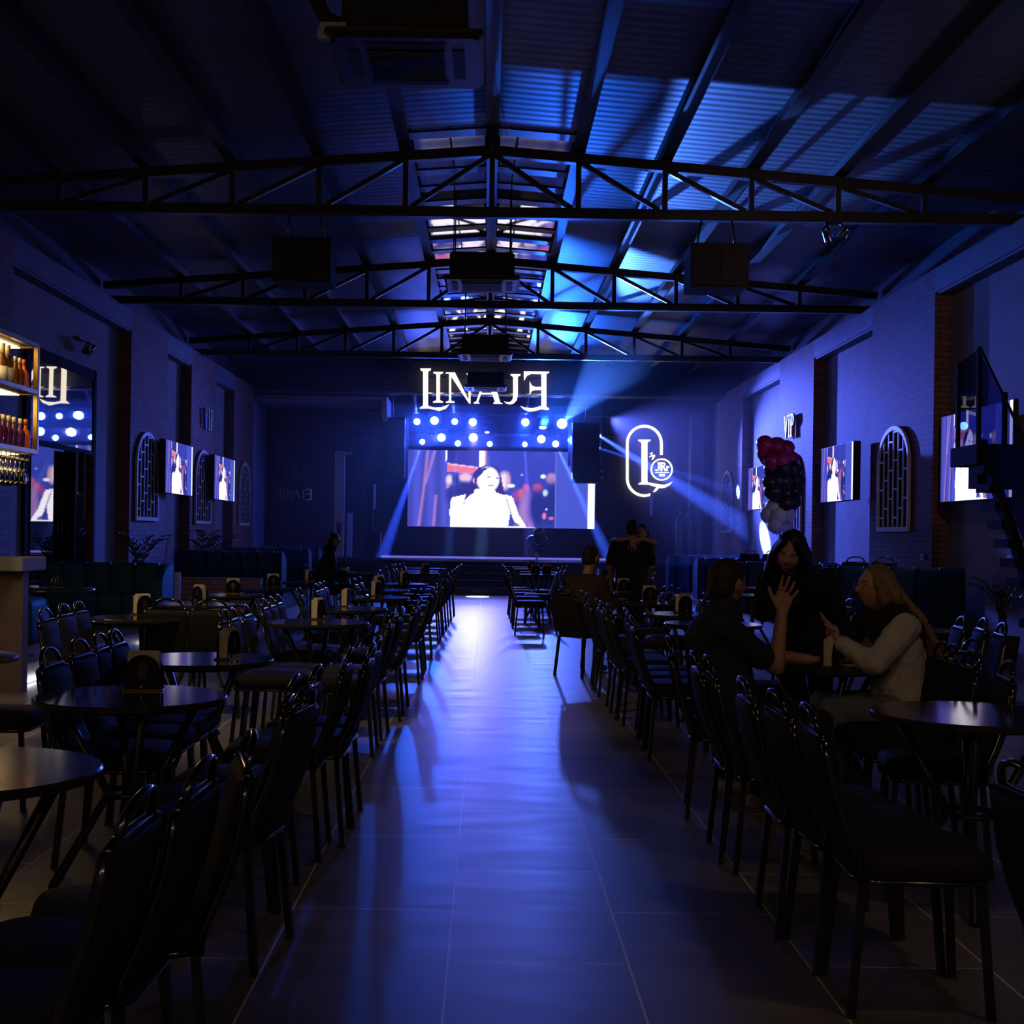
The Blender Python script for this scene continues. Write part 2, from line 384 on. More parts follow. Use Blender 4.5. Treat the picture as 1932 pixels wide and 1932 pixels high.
tag(sof.obj('soffit', M['plaster']), 'pale plaster soffit above the left wing of the stage', 'soffit', kind='structure')
tag(MB().box(5.6, 5.95, 36.4, 36.98, .82, 4.9).obj('wall_pilaster', M['fascia2']), 'tall pilaster at the back of the stage on the right', 'pilaster', kind='structure')

# raised platforms along both walls
pl = MB().box(-5.99, -4.2, 11.5, 19.2, 0, .17).box(-5.99, -3.22, 19.2, 31.0, 0, .17)
pl.box(-5.99, -4.18, 11.5, 19.2, .17, .18).box(-5.99, -3.2, 19.18, 31.0, .17, .18)
tag(pl.obj('platform', M['deckwood']), 'low raised seating platform along the left wall', 'platform')
pr = MB().box(4.2, 5.99, 7, 31, 0, .17).box(4.18, 5.99, 7, 31, .17, .18)
tag(pr.obj('platform', M['deckwood']), 'low raised seating platform along the right wall', 'platform')
for y0, y1, lab in ((11.6, 12.5, 'bright led strip at the foot of the left platform beside the bar'), (16.1, 16.6, 'bright led strip at the foot of the left platform behind the napkin holder')):
    tag(MB().box(-4.17, -4.14, y0, y1, .02, .05).obj('led_strip', E['led_white']), lab, 'led strip', 'platform led strips')
tag(MB().box(-4.1, -3.25, 19.1, 19.13, .135, .155).obj('led_strip', E['blue_led']), 'blue led strip under the front edge of the wider left platform', 'led strip', 'platform led strips')

# ------------------------------------------------------------------ stage
st = thing('stage', 'low black stage across the end of the hall', 'stage', (0, 32.5, 0))
MB().box(-5.98, 5.98, 0, 4.4, 0, .78).obj('stage_body', M['stage_black'], st)
MB().box(-5.98, 5.98, -.04, 4.4, .78, .82).obj('stage_floor', M['stage_floor'], st, bevel=.008, seg=1)
MB().tube([(-2.6, -.06, .775), (3.3, -.06, .775)], .06, 16).obj('metal_nosing', M['brushed'], st, label='shiny metal strip along the stage front')
MB().box(-2.6, 3.3, -.075, -.045, .835, .875).obj('edge_glint', E['stage_edge'], st)  # glowing strip added to imitate lamp glints along the stage edge
ss = thing('stage_steps', 'wide black steps leading from the aisle up to the stage', 'steps', (0, 30.96, 0))
for i in range(4):
    zt = .164 * (i + 1)
    MB().box(-1.35, 1.35, i*.37, 1.48, zt-.164, zt-.02).obj('step', M['step'], ss)
    MB().box(-1.35, 1.35, i*.37-.025, 1.48, zt-.02, zt).tube([(-1.35, i*.37-.03, zt-.012), (1.35, i*.37-.03, zt-.012)], .014, 8).obj('tread', M['purlin'], ss)

# ------------------------------------------------------------------ LED pictures
NX, NZ = 200, 84
def paint():
    X, Y = np.meshgrid(np.linspace(80, 1840, NX), np.linspace(1140, 445, NZ))
    C = np.zeros((NZ, NX, 3)); C[:] = (.06, .082, .62)
    def poly(pts, col, a=1.0):
        inside = np.zeros(X.shape, bool); n = len(pts); j = n - 1
        for i in range(n):
            xi, yi = pts[i]; xj, yj = pts[j]
            inside ^= ((yi > Y) != (yj > Y)) & (X < (xj-xi)*(Y-yi)/(yj-yi+1e-9)+xi); j = i
        C[inside] = C[inside]*(1-a) + np.array(col)*a
    def ell(cx, cy, rx, ry, col, a=1.0, soft=.35):
        d = np.sqrt(((X-cx)/rx)**2 + ((Y-cy)/ry)**2); w = np.clip((1+soft-d)/(2*soft), 0, 1)[..., None]*a
        C[:] = C*(1-w) + np.array(col)*w
    L = X < 445; C[L] = (.075, .082, .56)
    C[L] *= (1 + .22*np.sin(X[L]/21))[:, None]
    for p, q in (((185, 1140), (232, 780)), ((232, 780), (262, 450)), ((240, 760), (330, 450)), ((325, 1140), (345, 850))):
        t = np.clip((Y-p[1])/(q[1]-p[1]), 0, 1); cx = p[0]+(q[0]-p[0])*t
        w = (np.exp(-((X-cx)/13)**2) * ((Y-p[1])*(Y-q[1]) < 0))[..., None]*.75; C[:] = C*(1-w)+np.array((.55, .27, .62))*w
    poly([(445, 440), (745, 440), (745, 600), (445, 560)], (.035, .04, .34))
    poly([(428, 440), (447, 440), (447, 500), (438, 560), (430, 540)], (1, 1, 1.1))
    poly([(450, 565), (735, 600), (700, 655), (450, 640)], (.9, .2, .3)); poly([(450, 560), (735, 592), (735, 606), (450, 575)], (1, .6, .6))
    ell(468, 715, 30, 45, (1, .75, .9)); ell(620, 690, 60, 40, (.95, .6, .75)); ell(455, 775, 16, 16, (1, .4, .5))
    ell(527, 705, 32, 38, (.022, .025, .2)); ell(550, 850, 105, 110, (.022, .025, .22)); ell(620, 800, 60, 70, (.022, .025, .22))
    C[(X > 815) & (X < 1465)] = (.045, .06, .50)
    poly([(745, 440), (798, 440), (798, 620), (745, 620)], (1.5, 1.4, 1.5)); poly([(798, 440), (815, 440), (815, 600), (798, 600)], (.6, .25, .5))
    ell(985, 715, 50, 75, (1, .82, .9)); ell(1020, 710, 22, 70, (.75, .3, .5), .6)
    ell(1050, 760, 32, 15, (1.3, 1.3, 1.3)); ell(1350, 672, 22, 17, (1.3, 1.3, 1.3)); ell(1150, 660, 12, 9, (.5, .5, .8))
    ell(1190, 780, 30, 36, (.75, .1, .25)); ell(1195, 860, 60, 70, (.33, .16, .42)); ell(1140, 830, 25, 40, (.75, .15, .3)); ell(1105, 850, 40, 50, (.5, .08, .25), .6)
    ell(1185, 990, 62, 120, (.42, .22, .58)); ell(1240, 1110, 30, 60, (.5, .25, .6))
    ell(1300, 775, 42, 36, (.7, .12, .28)); ell(1310, 960, 100, 180, (.022, .03, .26)); ell(1430, 690, 48, 46, (.55, .3, .55)); ell(1440, 930, 75, 200, (.022, .03, .26))
    ell(1372, 820, 22, 28, (.6, .8, 1.1)); ell(1385, 970, 9, 9, (1, 1, 1)); ell(1365, 1030, 18, 28, (.8, .25, .5)); ell(1430, 1050, 24, 14, (.7, .2, .45))
    R = X > 1465; C[R] = (.075, .105, .66); C[(X > 1460) & (X < 1472)] = (.2, .2, .75)
    poly([(1775, 440), (1832, 440), (1832, 1165), (1775, 1165)], (1.5, 1.5, 1.6)); C[(X >= 1832)] = (.2, .25, .9)
    H_ = (.035, .02, .2)
    poly([(700, 640), (740, 600), (800, 577), (880, 575), (930, 605), (955, 680), (975, 780), (995, 840), (955, 835), (900, 820), (700, 820), (640, 860), (600, 905), (625, 830), (665, 740)], H_)
    W = (1.5, 1.42, 1.6)
    poly([(490, 875), (640, 838), (712, 795), (890, 800), (960, 838), (1062, 852), (1045, 1000), (1020, 1165), (488, 1165), (475, 1000)], W)
    poly([(1040, 850), (1072, 880), (1125, 1020), (1212, 1150), (1185, 1160), (1090, 1085), (1040, 1010)], W)
    poly([(660, 740), (712, 790), (700, 830), (660, 850), (618, 900), (606, 960), (612, 890), (630, 830)], H_); poly([(900, 800), (960, 800), (985, 838), (955, 838), (905, 822)], H_)
    poly([(1110, 1140), (1120, 1150), (1100, 1160)], H_)
    ell(832, 705, 104, 112, (1.45, 1.3, 1.5), soft=.1); ell(705, 715, 14, 22, (1.1, .7, .9))
    poly([(755, 790), (890, 800), (885, 860), (735, 860)], (1.4, 1.2, 1.4))
    poly([(705, 650), (760, 610), (850, 590), (800, 625), (735, 690), (715, 760), (700, 700)], H_)
    ell(838, 684, 22, 7, (.35, .2, .6)); ell(918, 692, 18, 7, (.35, .2, .6)); ell(858, 760, 38, 9, (.95, .35, .65)); ell(905, 725, 12, 12, (1.2, .9, 1.1), .5)
    ell(822, 1030, 14, 26, (1.2, .6, .9), .6); poly([(990, 840), (1000, 850), (1060, 1010), (1080, 1090), (1070, 1090), (1045, 1010)], H_, .8)
    ell(1110, 1115, 25, 14, (.3, .15, .5)); poly([(1025, 1125), (1280, 1135), (1280, 1145), (1025, 1142)], W); poly([(1120, 1140), (1380, 1146), (1380, 1160), (1120, 1158)], W); poly([(1020, 1142), (1120, 1142), (1120, 1165), (1020, 1165)], (.1, .1, .5))
    return C
PIC = paint()
def picture_mesh(w, h):
    xs = np.linspace(-w/2, w/2, NX); zs = np.linspace(0, h, NZ)
    vs = [(x, 0, z) for z in zs for x in xs]
    fs = [(j*NX+i, j*NX+i+1, (j+1)*NX+i+1, (j+1)*NX+i) for j in range(NZ-1) for i in range(NX-1)]
    me = bpy.data.meshes.new('picture'); me.from_pydata(vs, [], fs)
    at = me.color_attributes.new('picture', 'FLOAT_COLOR', 'POINT')
    rgba = np.ones((NX*NZ, 4), np.float32); rgba[:, :3] = PIC.reshape(-1, 3); at.data.foreach_set('color', rgba.ravel())
    return me
SCR_MAIN = screen_mat('led_picture', 1.0, 'FRONT'); SCR_SIDE = screen_mat('led_picture_side', .95, 'NONE')
def led_screen(label, loc, rz, w, h, depth, m):
    t = thing('led_screen', label, 'screen', loc, rz, None)
    c = MB().box(-w/2-.01, w/2+.01, .004, depth, -.01, h+.01)
    c.obj('cabinet', M['speaker'], t, bevel=.004, seg=1)
    me = picture_mesh(w, h); me.materials.append(m)
    o = bpy.data.objects.new('picture', me); COL.objects.link(o); o.parent = t
    o['label'] = 'moving picture of a long-haired woman in white'
    return t
led_screen('large wide led screen glowing at the back of the stage', (.375, 36.0, 1.62), 0, 5.11, 2.09, .15, SCR_MAIN)
for X, Y0, Y1, z0, z1, rz, lab in ((5.78, 20.9, 22.9, 2.06, 2.98, -PI/2, 'led screen on the right wall left of the near arched window'),
        (5.78, 27.05, 29.3, 2.05, 2.95, -PI/2, 'led screen on the right wall behind the balloon column'),
        (5.92, 14.9, 17.25, 1.93, 3.03, -PI/2, 'largest side led screen, on the right wall behind the glass stair'),
        (-5.78, 23.65, 25.8, 2.1, 3.05, PI/2, 'nearer led screen on the left wall, between the two arched windows'),
        (-5.78, 27.9, 30.1, 2.1, 3.03, PI/2, 'farther led screen on the left wall, past the second arched window')):
    led_screen(lab, (X, (Y0+Y1)/2, z0), rz, Y1-Y0, z1-z0, .12 if X < 5.9 else .06, SCR_SIDE)
# thin glitter strips imitating the lit rims of the speaker hangs
for x, y0, y1 in ((769, 790, 902), (1075, 798, 880)):
    a, b = P(x, y0, 35.2), P(x, y1, 35.2)
    tag(MB().box(a.x-.035, a.x+.035, 35.18, 35.22, b.z, a.z).obj('rim_highlight', M['sparkle']), 'slim upright covered in glitter beside the %s speaker array' % ('left' if x < 900 else 'right'), 'upright')

# ------------------------------------------------------------------ lettering in the photo's proportions
def glyph(polys, D, th, m, name, parent, back=0.0):
    mb = MB(); o = parent.location
    for p in polys:
        q = [((uv(x, y)[0])*D/F - o.x, H-uv(x, y)[1]*D/F - o.z) for x, y in p]
        mb.prism(q, -th - back, -back)
    return mb.obj(name, m, parent)
def c6(pts): return [(780+x/3.787, 270+y/3.787) for x, y in pts]
SERIF = dict(
 L=[[(70, 1625), (105, 1625), (105, 1888), (70, 1888)], [(50, 1612), (125, 1612), (125, 1622), (105, 1634), (70, 1634), (50, 1622)], [(44, 1893), (70, 1876), (105, 1880), (150, 1890), (200, 1888), (256, 1868), (232, 1898), (185, 1914), (110, 1896), (45, 1897)]],
 I=[[(165, 1645), (190, 1645), (190, 1850), (165, 1850)], [(143, 1636), (212, 1636), (212, 1644), (190, 1654), (165, 1654), (143, 1644)], [(140, 1855), (140, 1848), (165, 1838), (190, 1838), (212, 1848), (212, 1855)]],
 N=[[(255, 1648), (270, 1648), (270, 1850), (255, 1850)], [(232, 1640), (298, 1640), (298, 1648), (232, 1648)], [(232, 1856), (232, 1849), (255, 1842), (270, 1842), (294, 1849), (294, 1856)], [(252, 1642), (298, 1642), (408, 1862), (398, 1862)], [(394, 1650), (408, 1650), (408, 1862), (394, 1840)], [(378, 1646), (430, 1646), (420, 1658), (408, 1664), (394, 1664), (384, 1656)]],
 A=[[(512, 1662), (526, 1662), (462, 1856), (446, 1856)], [(510, 1650), (556, 1650), (622, 1858), (586, 1858)], [(504, 1648), (560, 1648), (560, 1662), (504, 1654)], [(430, 1862), (432, 1854), (450, 1846), (464, 1850), (474, 1862)], [(570, 1864), (572, 1856), (590, 1848), (618, 1852), (640, 1864)], [(480, 1786), (600, 1786), (603, 1796), (477, 1796)]],
 J=[[(712, 1660), (746, 1660), (746, 1805), (738, 1838), (715, 1862), (690, 1868), (664, 1862), (648, 1846), (672, 1853), (695, 1848), (709, 1830), (713, 1800)], [(694, 1652), (765, 1652), (765, 1660), (746, 1670), (712, 1670), (694, 1660)]],
 E=[[(914, 1640), (950, 1640), (950, 1890), (914, 1890)], [(788, 1632), (970, 1634), (970, 1640), (950, 1652), (914, 1652), (840, 1650), (812, 1662), (790, 1700)], [(914, 1743), (870, 1743), (846, 1734), (830, 1703), (830, 1800), (846, 1772), (870, 1765), (914, 1765)], [(970, 1906), (968, 1896), (950, 1886), (905, 1880), (850, 1896), (800, 1892), (764, 1880), (790, 1905), (832, 1920), (870, 1914), (915, 1902), (950, 1908)]])
sg = thing('linaje_sign', 'large illuminated serif letters reading LINAJE above the stage', 'sign', (0, 33.4, 5.0))
for k, v in SERIF.items(): glyph([c6(p) for p in v], 33.4, .05, E['warm'], 'letter', sg)
MB().box(-1.75, 1.6, .0, .03, .38, .42).obj('mounting_rail', M['steel'], sg)
def c3(pts): return [(900+x/4.391, 640+y/4.391) for x, y in pts]
def stadium(cx, y0, y1, R, r, a_gap=True):
    def arc(rad):
        pts = [(cx+rad, 960)]
        pts += [(cx+rad*math.cos(t), y0-rad*math.sin(t)) for t in np.linspace(0, PI, 21)]
        pts += [(cx-rad*math.cos(t), y1+rad*math.sin(t)) for t in np.linspace(0, PI*.62, 14)]
        return pts
    a, b = arc(R), arc(r)
    return [[a[i], a[i+1], b[i+1], b[i]] for i in range(len(a)-1)]
def ring(cx, cy, R, r, n=32):
    return [[(cx+R*math.cos(2*PI*i/n), cy+R*math.sin(2*PI*i/n)), (cx+R*math.cos(2*PI*(i+1)/n), cy+R*math.sin(2*PI*(i+1)/n)), (cx+r*math.cos(2*PI*(i+1)/n), cy+r*math.sin(2*PI*(i+1)/n)), (cx+r*math.cos(2*PI*i/n), cy+r*math.sin(2*PI*i/n))] for i in range(n)]
def stroke(pts, w):
    out = []
    for (x0, y0), (x1, y1) in zip(pts, pts[1:]):
        l = math.hypot(x1-x0, y1-y0) or 1; nx, ny = -(y1-y0)/l*w, (x1-x0)/l*w
        out.append([(x0+nx, y0+ny), (x1+nx, y1+ny), (x1-nx, y1-ny), (x0-nx, y0-ny)])
    return out
OVAL = stadium(1385, 862, 1155, 152, 130)
LBIG = [[(1362, 840), (1410, 840), (1410, 1200), (1362, 1200)], [(1335, 832), (1436, 832), (1436, 842), (1410, 858), (1362, 858), (1335, 842)], [(1335, 1204), (1337, 1196), (1362, 1184), (1410, 1184), (1470, 1196), (1540, 1206), (1580, 1198), (1619, 1178), (1595, 1210), (1560, 1230), (1520, 1236), (1480, 1224), (1420, 1206)], [(1485, 1226), (1508, 1232), (1480, 1262), (1455, 1268)]]
JRR = [[(1492, 1020), (1516, 1020), (1516, 1026), (1510, 1028), (1510, 1075), (1500, 1090), (1482, 1092), (1470, 1084), (1480, 1078), (1490, 1084), (1498, 1074), (1498, 1028), (1492, 1026)],
       [(1518, 1020), (1534, 1020), (1534, 1092), (1518, 1092)], [(1534, 1020), (1552, 1022), (1560, 1036), (1552, 1052), (1534, 1056), (1534, 1049), (1546, 1046), (1548, 1034), (1534, 1028)], [(1536, 1054), (1546, 1052), (1566, 1088), (1554, 1092)],
       [(1566, 1050), (1578, 1050), (1578, 1092), (1566, 1092)], [(1578, 1058), (1590, 1050), (1594, 1060), (1578, 1070)], [(1474, 1103), (1590, 1101), (1590, 1107), (1474, 1108)]]
JRR += [[(1508+i*13, 1117), (1517+i*13, 1117), (1517+i*13, 1125), (1508+i*13, 1125)] for i in range(4)] + [[(1508+i*13, 1129), (1517+i*13, 1129), (1517+i*13, 1137), (1508+i*13, 1137)] for i in range(4)]
lg = thing('emblem_sign', 'lit oval emblem with a tall serif L on the wall right of the stage screen', 'sign', (4.6, 36.9, 2.6))
glyph([c3(p) for p in OVAL], 36.9, .05, E['warm'], 'oval_ring', lg)
glyph([c3(p) for p in LBIG], 36.9, .05, E['warm'], 'letter', lg)
glyph([c3(p) for p in ring(1528, 1080, 92, 80)], 36.9, .06, E['white'], 'round_badge', lg)
glyph([c3(p) for p in JRR], 36.9, .06, E['white'], 'badge_letters', lg)
glyph([c3(p) for p in stroke([(1430, 950), (1452, 938), (1446, 962), (1426, 975), (1450, 968), (1458, 960), (1452, 982), (1470, 958), (1464, 985), (1448, 1000), (1458, 980), (1474, 966)], 3)], 36.9, .05, E['white'], 'script_word', lg)
# the unlit copy on the dark plank wall, left
def lmap(pts, s=.82): return [(480+(330+(x-1385)*s*1.02)/4.391, 640+(1110+(y-1008)*s*.52)/4.391) for x, y in pts]
ug = thing('emblem_sign', 'unlit dark oval emblem and small LINAJE lettering on the plank wall left of the stage', 'sign', (-5.3, 36.74, 2.8))
def lm2(pts): return [(480+(340+(x-1395)*.52)/4.391, 640+(1105+(y-1010)*.43)/4.391) for x, y in pts]
M['dim_metal'] = noise_mat('dull_metal', (.09, .09, .1), (.12, .12, .13), 9, .35, metal=.6)
glyph([lm2(p) for p in OVAL], 36.74, .03, M['dim_metal'], 'oval_ring', ug)
glyph([lm2(p) for p in LBIG], 36.74, .03, M['dim_metal'], 'letter', ug)
glyph([lm2(p) for p in ring(1528, 1080, 92, 80)], 36.74, .03, M['dim_metal'], 'round_badge', ug)
glyph([lm2(p) for p in JRR[:6]], 36.74, .03, M['dim_metal'], 'badge_letters', ug)
for k, v in SERIF.items():
    glyph([[(480+(205+(x-45)*.30)/4.391, 640+(1235+(y-1612)*.33)/4.391) for x, y in p] for p in v], 36.74, .03, M['chrome'], 'letter', ug)
# VIP letters on both walls (built in the local x-z plane, then turned onto the wall)
def vip(label, loc, rz, h):
    t = thing('vip_letters', label, 'lettering', loc, rz)
    w = h * .78; s = h
    def scale(ps): return [[(x*s, z*s) for x, z in p] for p in ps]
    V = [[(0, 1), (.16, 1), (.34, .12), (.30, 0), (.26, 0)], [(.52, 1), (.60, 1), (.34, 0), (.28, 0), (.30, .1)], [(-.05, 1), (.22, 1), (.22, .95), (-.05, .95)], [(.45, 1), (.66, 1), (.66, .95), (.45, .95)]]
    I = [[(.86, .03), (1.0, .03), (1.0, .97), (.86, .97)], [(.78, 1), (1.08, 1), (1.08, .95), (.78, .95)], [(.78, .05), (1.08, .05), (1.08, 0), (.78, 0)]]
    Pp = [[(1.28, .03), (1.42, .03), (1.42, .97), (1.28, .97)], [(1.20, .05), (1.50, .05), (1.50, 0), (1.20, 0)], [(1.2, 1), (1.62, 1), (1.76, .9), (1.62, .95), (1.2, .95)], [(1.62, 1), (1.8, .86), (1.8, .64), (1.62, .48), (1.58, .53), (1.68, .66), (1.68, .84), (1.58, .95)], [(1.42, .48), (1.62, .48), (1.62, .53), (1.42, .53)]]
    for L_ in (V, I, Pp):
        mb = MB()
        for p in scale(L_): mb.prism([(x-.88*s, z) for x, z in p], -.05, -.01)
        mb.obj('letter', M['vip_metal'], t)
    return t
vip('metal VIP letters on the brick pier of the right wall, above the balloons', (5.95, 25.95, 3.42), -PI/2, .44)
vip('metal VIP letters on the brick pier of the left wall, between the led screens', (-5.95, 27.85, 3.55), PI/2, .44)

# ------------------------------------------------------------------ arched mirror windows
def arch_window(label, loc, rz, w=1.5, h=1.55):
    t = thing('arched_window', label, 'window', loc, rz, 'arched lattice windows on the brick piers')
    n = 24; half = w/2; spring = .72*h*.86
    def outline(o):
        hw = half - o; pts = [(-hw, o), (hw, o)]
        hh = h - o
        for i in range(n+1):
            a = PI*i/n; pts.append((hw*math.cos(a), spring + (hh-spring)*math.sin(a)**.9))
        return pts
    A, B = outline(0), outline(.065)
    fr = MB(); N = len(A)
    for i in range(N):
        j = (i+1) % N; q = [A[i], A[j], B[j], B[i]]; fr.prism(q, -.04, 0)
    fr.obj('frame', M['white_frame'], t)
    MB().prism(B, -.008, 0).obj('backing', M['matte_black'], t)
    bars = MB(); hw = half - .065; cw = 2*hw/6
    def top(x): return spring + (h-.065-spring)*max(0, 1-(x/hw)**2)**.45
    for i in range(1, 6):
        x = -hw + i*cw; bars.box(x-.013, x+.013, -.03, -.012, .07, top(x))
    for c in range(6):
        xa, xb = -hw+c*cw, -hw+(c+1)*cw
        k = (.0, .14, .28)[c % 3]
        z = .2 + k
        while z < min(top(xa+.02), top(xb-.02)):
            bars.box(xa, xb, -.03, -.012, z-.013, z+.013); z += .42
    bars.obj('lattice', M['white_frame'], t)
    return t
arch_window('white arched lattice window on the near brick pier of the right wall', (5.98, 19.4, 1.55), -PI/2)
arch_window('arched lattice window on the right wall half hidden behind the balloon column', (5.98, 25.85, 1.55), -PI/2)
arch_window('farthest arched lattice window on the right wall, next to the stage', (5.98, 32.85, 1.55), -PI/2, 1.4)
arch_window('white arched lattice window on the near brick pier of the left wall', (-5.98, 23.1, 1.58), PI/2)
arch_window('arched lattice window on the left wall between two led screens', (-5.98, 27.65, 1.56), PI/2)
arch_window('farthest arched lattice window on the left wall, in shadow', (-5.98, 32.35, 1.56), PI/2, 1.4)

# ------------------------------------------------------------------ glass doors in the left wall
d = thing('door_1', 'tall dark mirrored glass door in the left wall beside the bar', 'door', (-6.2, 0, 0)); d['kind'] = 'structure'
MB().box(-.02, .03, 17.75, 20.7, 3.75, 3.9).box(-.02, .03, 17.6, 17.78, .18, 3.9).box(-.02, .03, 20.62, 20.75, .18, 3.9).box(-.02, .04, 17.75, 20.7, 2.56, 2.63).obj('door_frame', M['matte_black'], d)
for i, (a, b, ang) in enumerate(((17.78, 19.06, -.022), (19.09, 20.6, .13))):
    piv = a if i == 0 else b; mt = Matrix.Translation((0.03, piv, 0)) @ Matrix.Rotation(ang, 4, 'Z') @ Matrix.Translation((0, -piv, 0))
    lf = MB().box(0, .015, a, b, .2, 2.55, mt).obj('glass_leaf', M['dark_glass'], d)
    hy = b-.12 if i == 0 else a+.12
    h_ = MB().tube([(.09, hy, 1.15), (.09, hy, 1.65)], .018, 8).bar((.01, hy, 1.55), (.09, hy, 1.55), .015).bar((.01, hy, 1.25), (.09, hy, 1.25), .015)
    h_.obj('handle', M['steel'], lf)
MB().box(0, .015, 17.78, 20.62, 2.64, 3.75).obj('transom_glass', M['dark_glass'], d)
MB().box(-.1, -.02, 17.78, 20.62, .18, 3.75).obj('dark_lining', M['matte_black'], d)
# mirrored glass panel in the right wall beside the stair
d2 = thing('door_2', 'dark mirrored glass panel in the right wall behind the stair', 'door', (6.2, 0, 0)); d2['kind'] = 'structure'
MB().box(-.03, 0, 11.0, 14.75, .18, 3.05).obj('glass_leaf', M['dark_glass'], d2)
MB().box(-.0, .02, 11.0, 14.75, .18, 3.05).obj('dark_lining', M['black_back'], d2)
MB().box(-.05, 0, 14.75, 14.85, .18, 3.1).obj('door_frame', M['black_back'], d2)
# ================================================================== FURNITURE
def rrect(w, d, r, n=5):
    pts = []
    for cx, cy, a0 in ((w/2-r, d/2-r, 0), (-w/2+r, d/2-r, 90), (-w/2+r, -d/2+r, 180), (w/2-r, -d/2+r, 270)):
        for i in range(n): a = math.radians(a0 + 90*i/(n-1)); pts.append((cx+r*math.cos(a), cy+r*math.sin(a)))
    return pts
def make_chair():
    t = thing('banquet_chair', None, 'chair')
    # seat cushion, faces +x
    rings = []
    for k, z in ((.90, .405), (.98, .415), (1.0, .44), (.985, .465), (.93, .482), (.75, .49)):
        rings.append([(x*k, y*k, z) for x, y in rrect(.43, .41, .09)])
    s = MB().loft(rings); s.obj('seat', M['vinyl'], t)
    MB().tube([(x, y, .402) for x, y in rrect(.40, .38, .07)], .011, 6, closed=True).obj('seat_frame', M['chrome_black'], t)
    # backrest: leaning pad
    def bp(u, w): return (-.185 - .115*u - .02*math.sin(PI*u), w, .44 + .375*u)
    b = MB(); rings = []
    for u in (0, .04, .12, .3, .5, .7, .88, .97, 1.0):
        hw = (.165 + .035*(1-u)) * (1 if .03 < u < .98 else .93) * (.82 if u == 0 else 1)
        th = .024 if 0 < u < 1 else .012
        c = bp(u, 0); ring = []
        for y, x in rrect(2*hw, 2*th, min(th*.95, .022), 4): ring.append((c[0]+x, y, c[2]-.25*x))
        rings.append(ring)
    b.loft(rings); b.obj('backrest', M['vinyl'], t)
    fr = MB()
    for sgn in (-1, 1):
        fr.tube([(-.19, sgn*.195, .40)] + [(bp(u, 0)[0]+.0, sgn*(.172+.035*(1-u)), bp(u, 0)[2]) for u in (.05, .3, .6, .85, 1.0)], .0125, 8)
    c = bp(1.0, 0)
    fr.tube([(c[0]-.002, -.172, c[2]), (c[0]-.004, -.12, c[2]+.012), (c[0]-.004, .12, c[2]+.012), (c[0]-.002, .172, c[2])], .0125, 8)
    fr.obj('back_frame', M['chrome_black'], t)
    hd = [(c[0]-.004-.022*math.sin(a), .115*math.cos(a), c[2]+.008+.078*math.sin(a)**.75) for a in np.linspace(0, PI, 13)]
    MB().tube(hd, .0105, 8).obj('handle', M['chrome_black'], t)
    for sx, sy, fx, fy in ((-.18, .17, -.215, .195), (-.18, -.17, -.215, -.195), (.17, .165, .195, .19), (.17, -.165, .195, -.19)):
        MB().tube([(sx, sy, .41), (fx, fy, .012), (fx, fy, 0)], [.0165, .0165, .019], 4).obj('leg', M['leg'], t)
    return t
CH = make_chair(); CH_USED = [False]
def chair(x, y, rz, label, group):
    if not CH_USED[0]:
        CH_USED[0] = True; CH.location = (x, y, Z0[0]); CH.rotation_euler = (0, 0, rz); tag(CH, label, 'chair', group); return CH
    return dup(CH, (x, y, Z0[0]), rz, label, group)
Z0 = [0]
def make_table():
    t = thing('round_table', None, 'table')
    MB().lathe([(.0, .722), (.375, .722), (.382, .728), (.382, .744), (.376, .75), (.0, .75)], 64, None, False).obj('tabletop', M['table'], t, label='dark laminate top with a darker rim')
    MB().lathe([(.0, .708), (.3, .708), (.3, .722), (.0, .722)], 24).obj('support_plate', M['edge'], t)
    for k in range(4):
        a = PI/4 + k*PI/2; c, s = math.cos(a), math.sin(a)
        MB().tube([(.27*c, .27*s, .71), (.085*c, .085*s, .36), (.29*c, .29*s, .012), (.29*c, .29*s, 0)], [.02, .018, .02, .022], 6).obj('leg', M['leg'], t)
    MB().tube([(.1*math.cos(a), .1*math.sin(a), .36) for a in np.linspace(0, 2*PI, 17)[:-1]], .012, 6, closed=True).obj('leg_ring', M['leg'], t)
    return t
TB = make_table(); TB_USED = [False]
def table(x, y, label, rz=0.3, group='round tables'):
    if not TB_USED[0]:
        TB_USED[0] = True; TB.location = (x, y, Z0[0]); TB.rotation_euler = (0, 0, rz); return tag(TB, label, 'table', group)
    return dup(TB, (x, y, Z0[0]), rz, label, group)
def make_holder():
    t = thing('napkin_holder', None, 'napkin holder')
    MB().box(-.085, .085, -.045, .045, 0, .008).obj('base', M['gold'], t, bevel=.002, seg=1)
    arch = [(-.075, .008), (.075, .008)] + [(.075*math.cos(a), .075+.075*math.sin(a)) for a in np.linspace(0, PI, 17)]
    MB().prism(arch, -.034, -.028).obj('front_panel', M['blackgloss'], t)
    MB().prism(arch, .028, .034).obj('back_panel', M['blackgloss'], t)
    # small engraved emblem
    em = MB(); em.box(-.003, .003, -.0352, -.034, .055, .115); em.box(-.003, .02, -.0352, -.034, .052, .058)
    em.prism([(.022*math.cos(a), .085+.036*math.sin(a)) for a in np.linspace(0, 2*PI, 17)][:-1], -.0343, -.034)
    em.obj('emblem', M['dim_metal'], t)
    n = MB(); n.box(-.066, .066, -.026, -.004, .008, .158).box(-.07, .062, .0, .024, .008, .152)
    n.box(-.068, .066, -.012, .006, .008, .165)
    n.obj('napkins', M['napkin'], t, bevel=.004, seg=1)
    MB().tube([(.0, -.052, .008), (.0, -.052, .028)], .008, 8).obj('clip', M['gold'], t)
    return t
HD = make_holder(); HD_USED = [False]
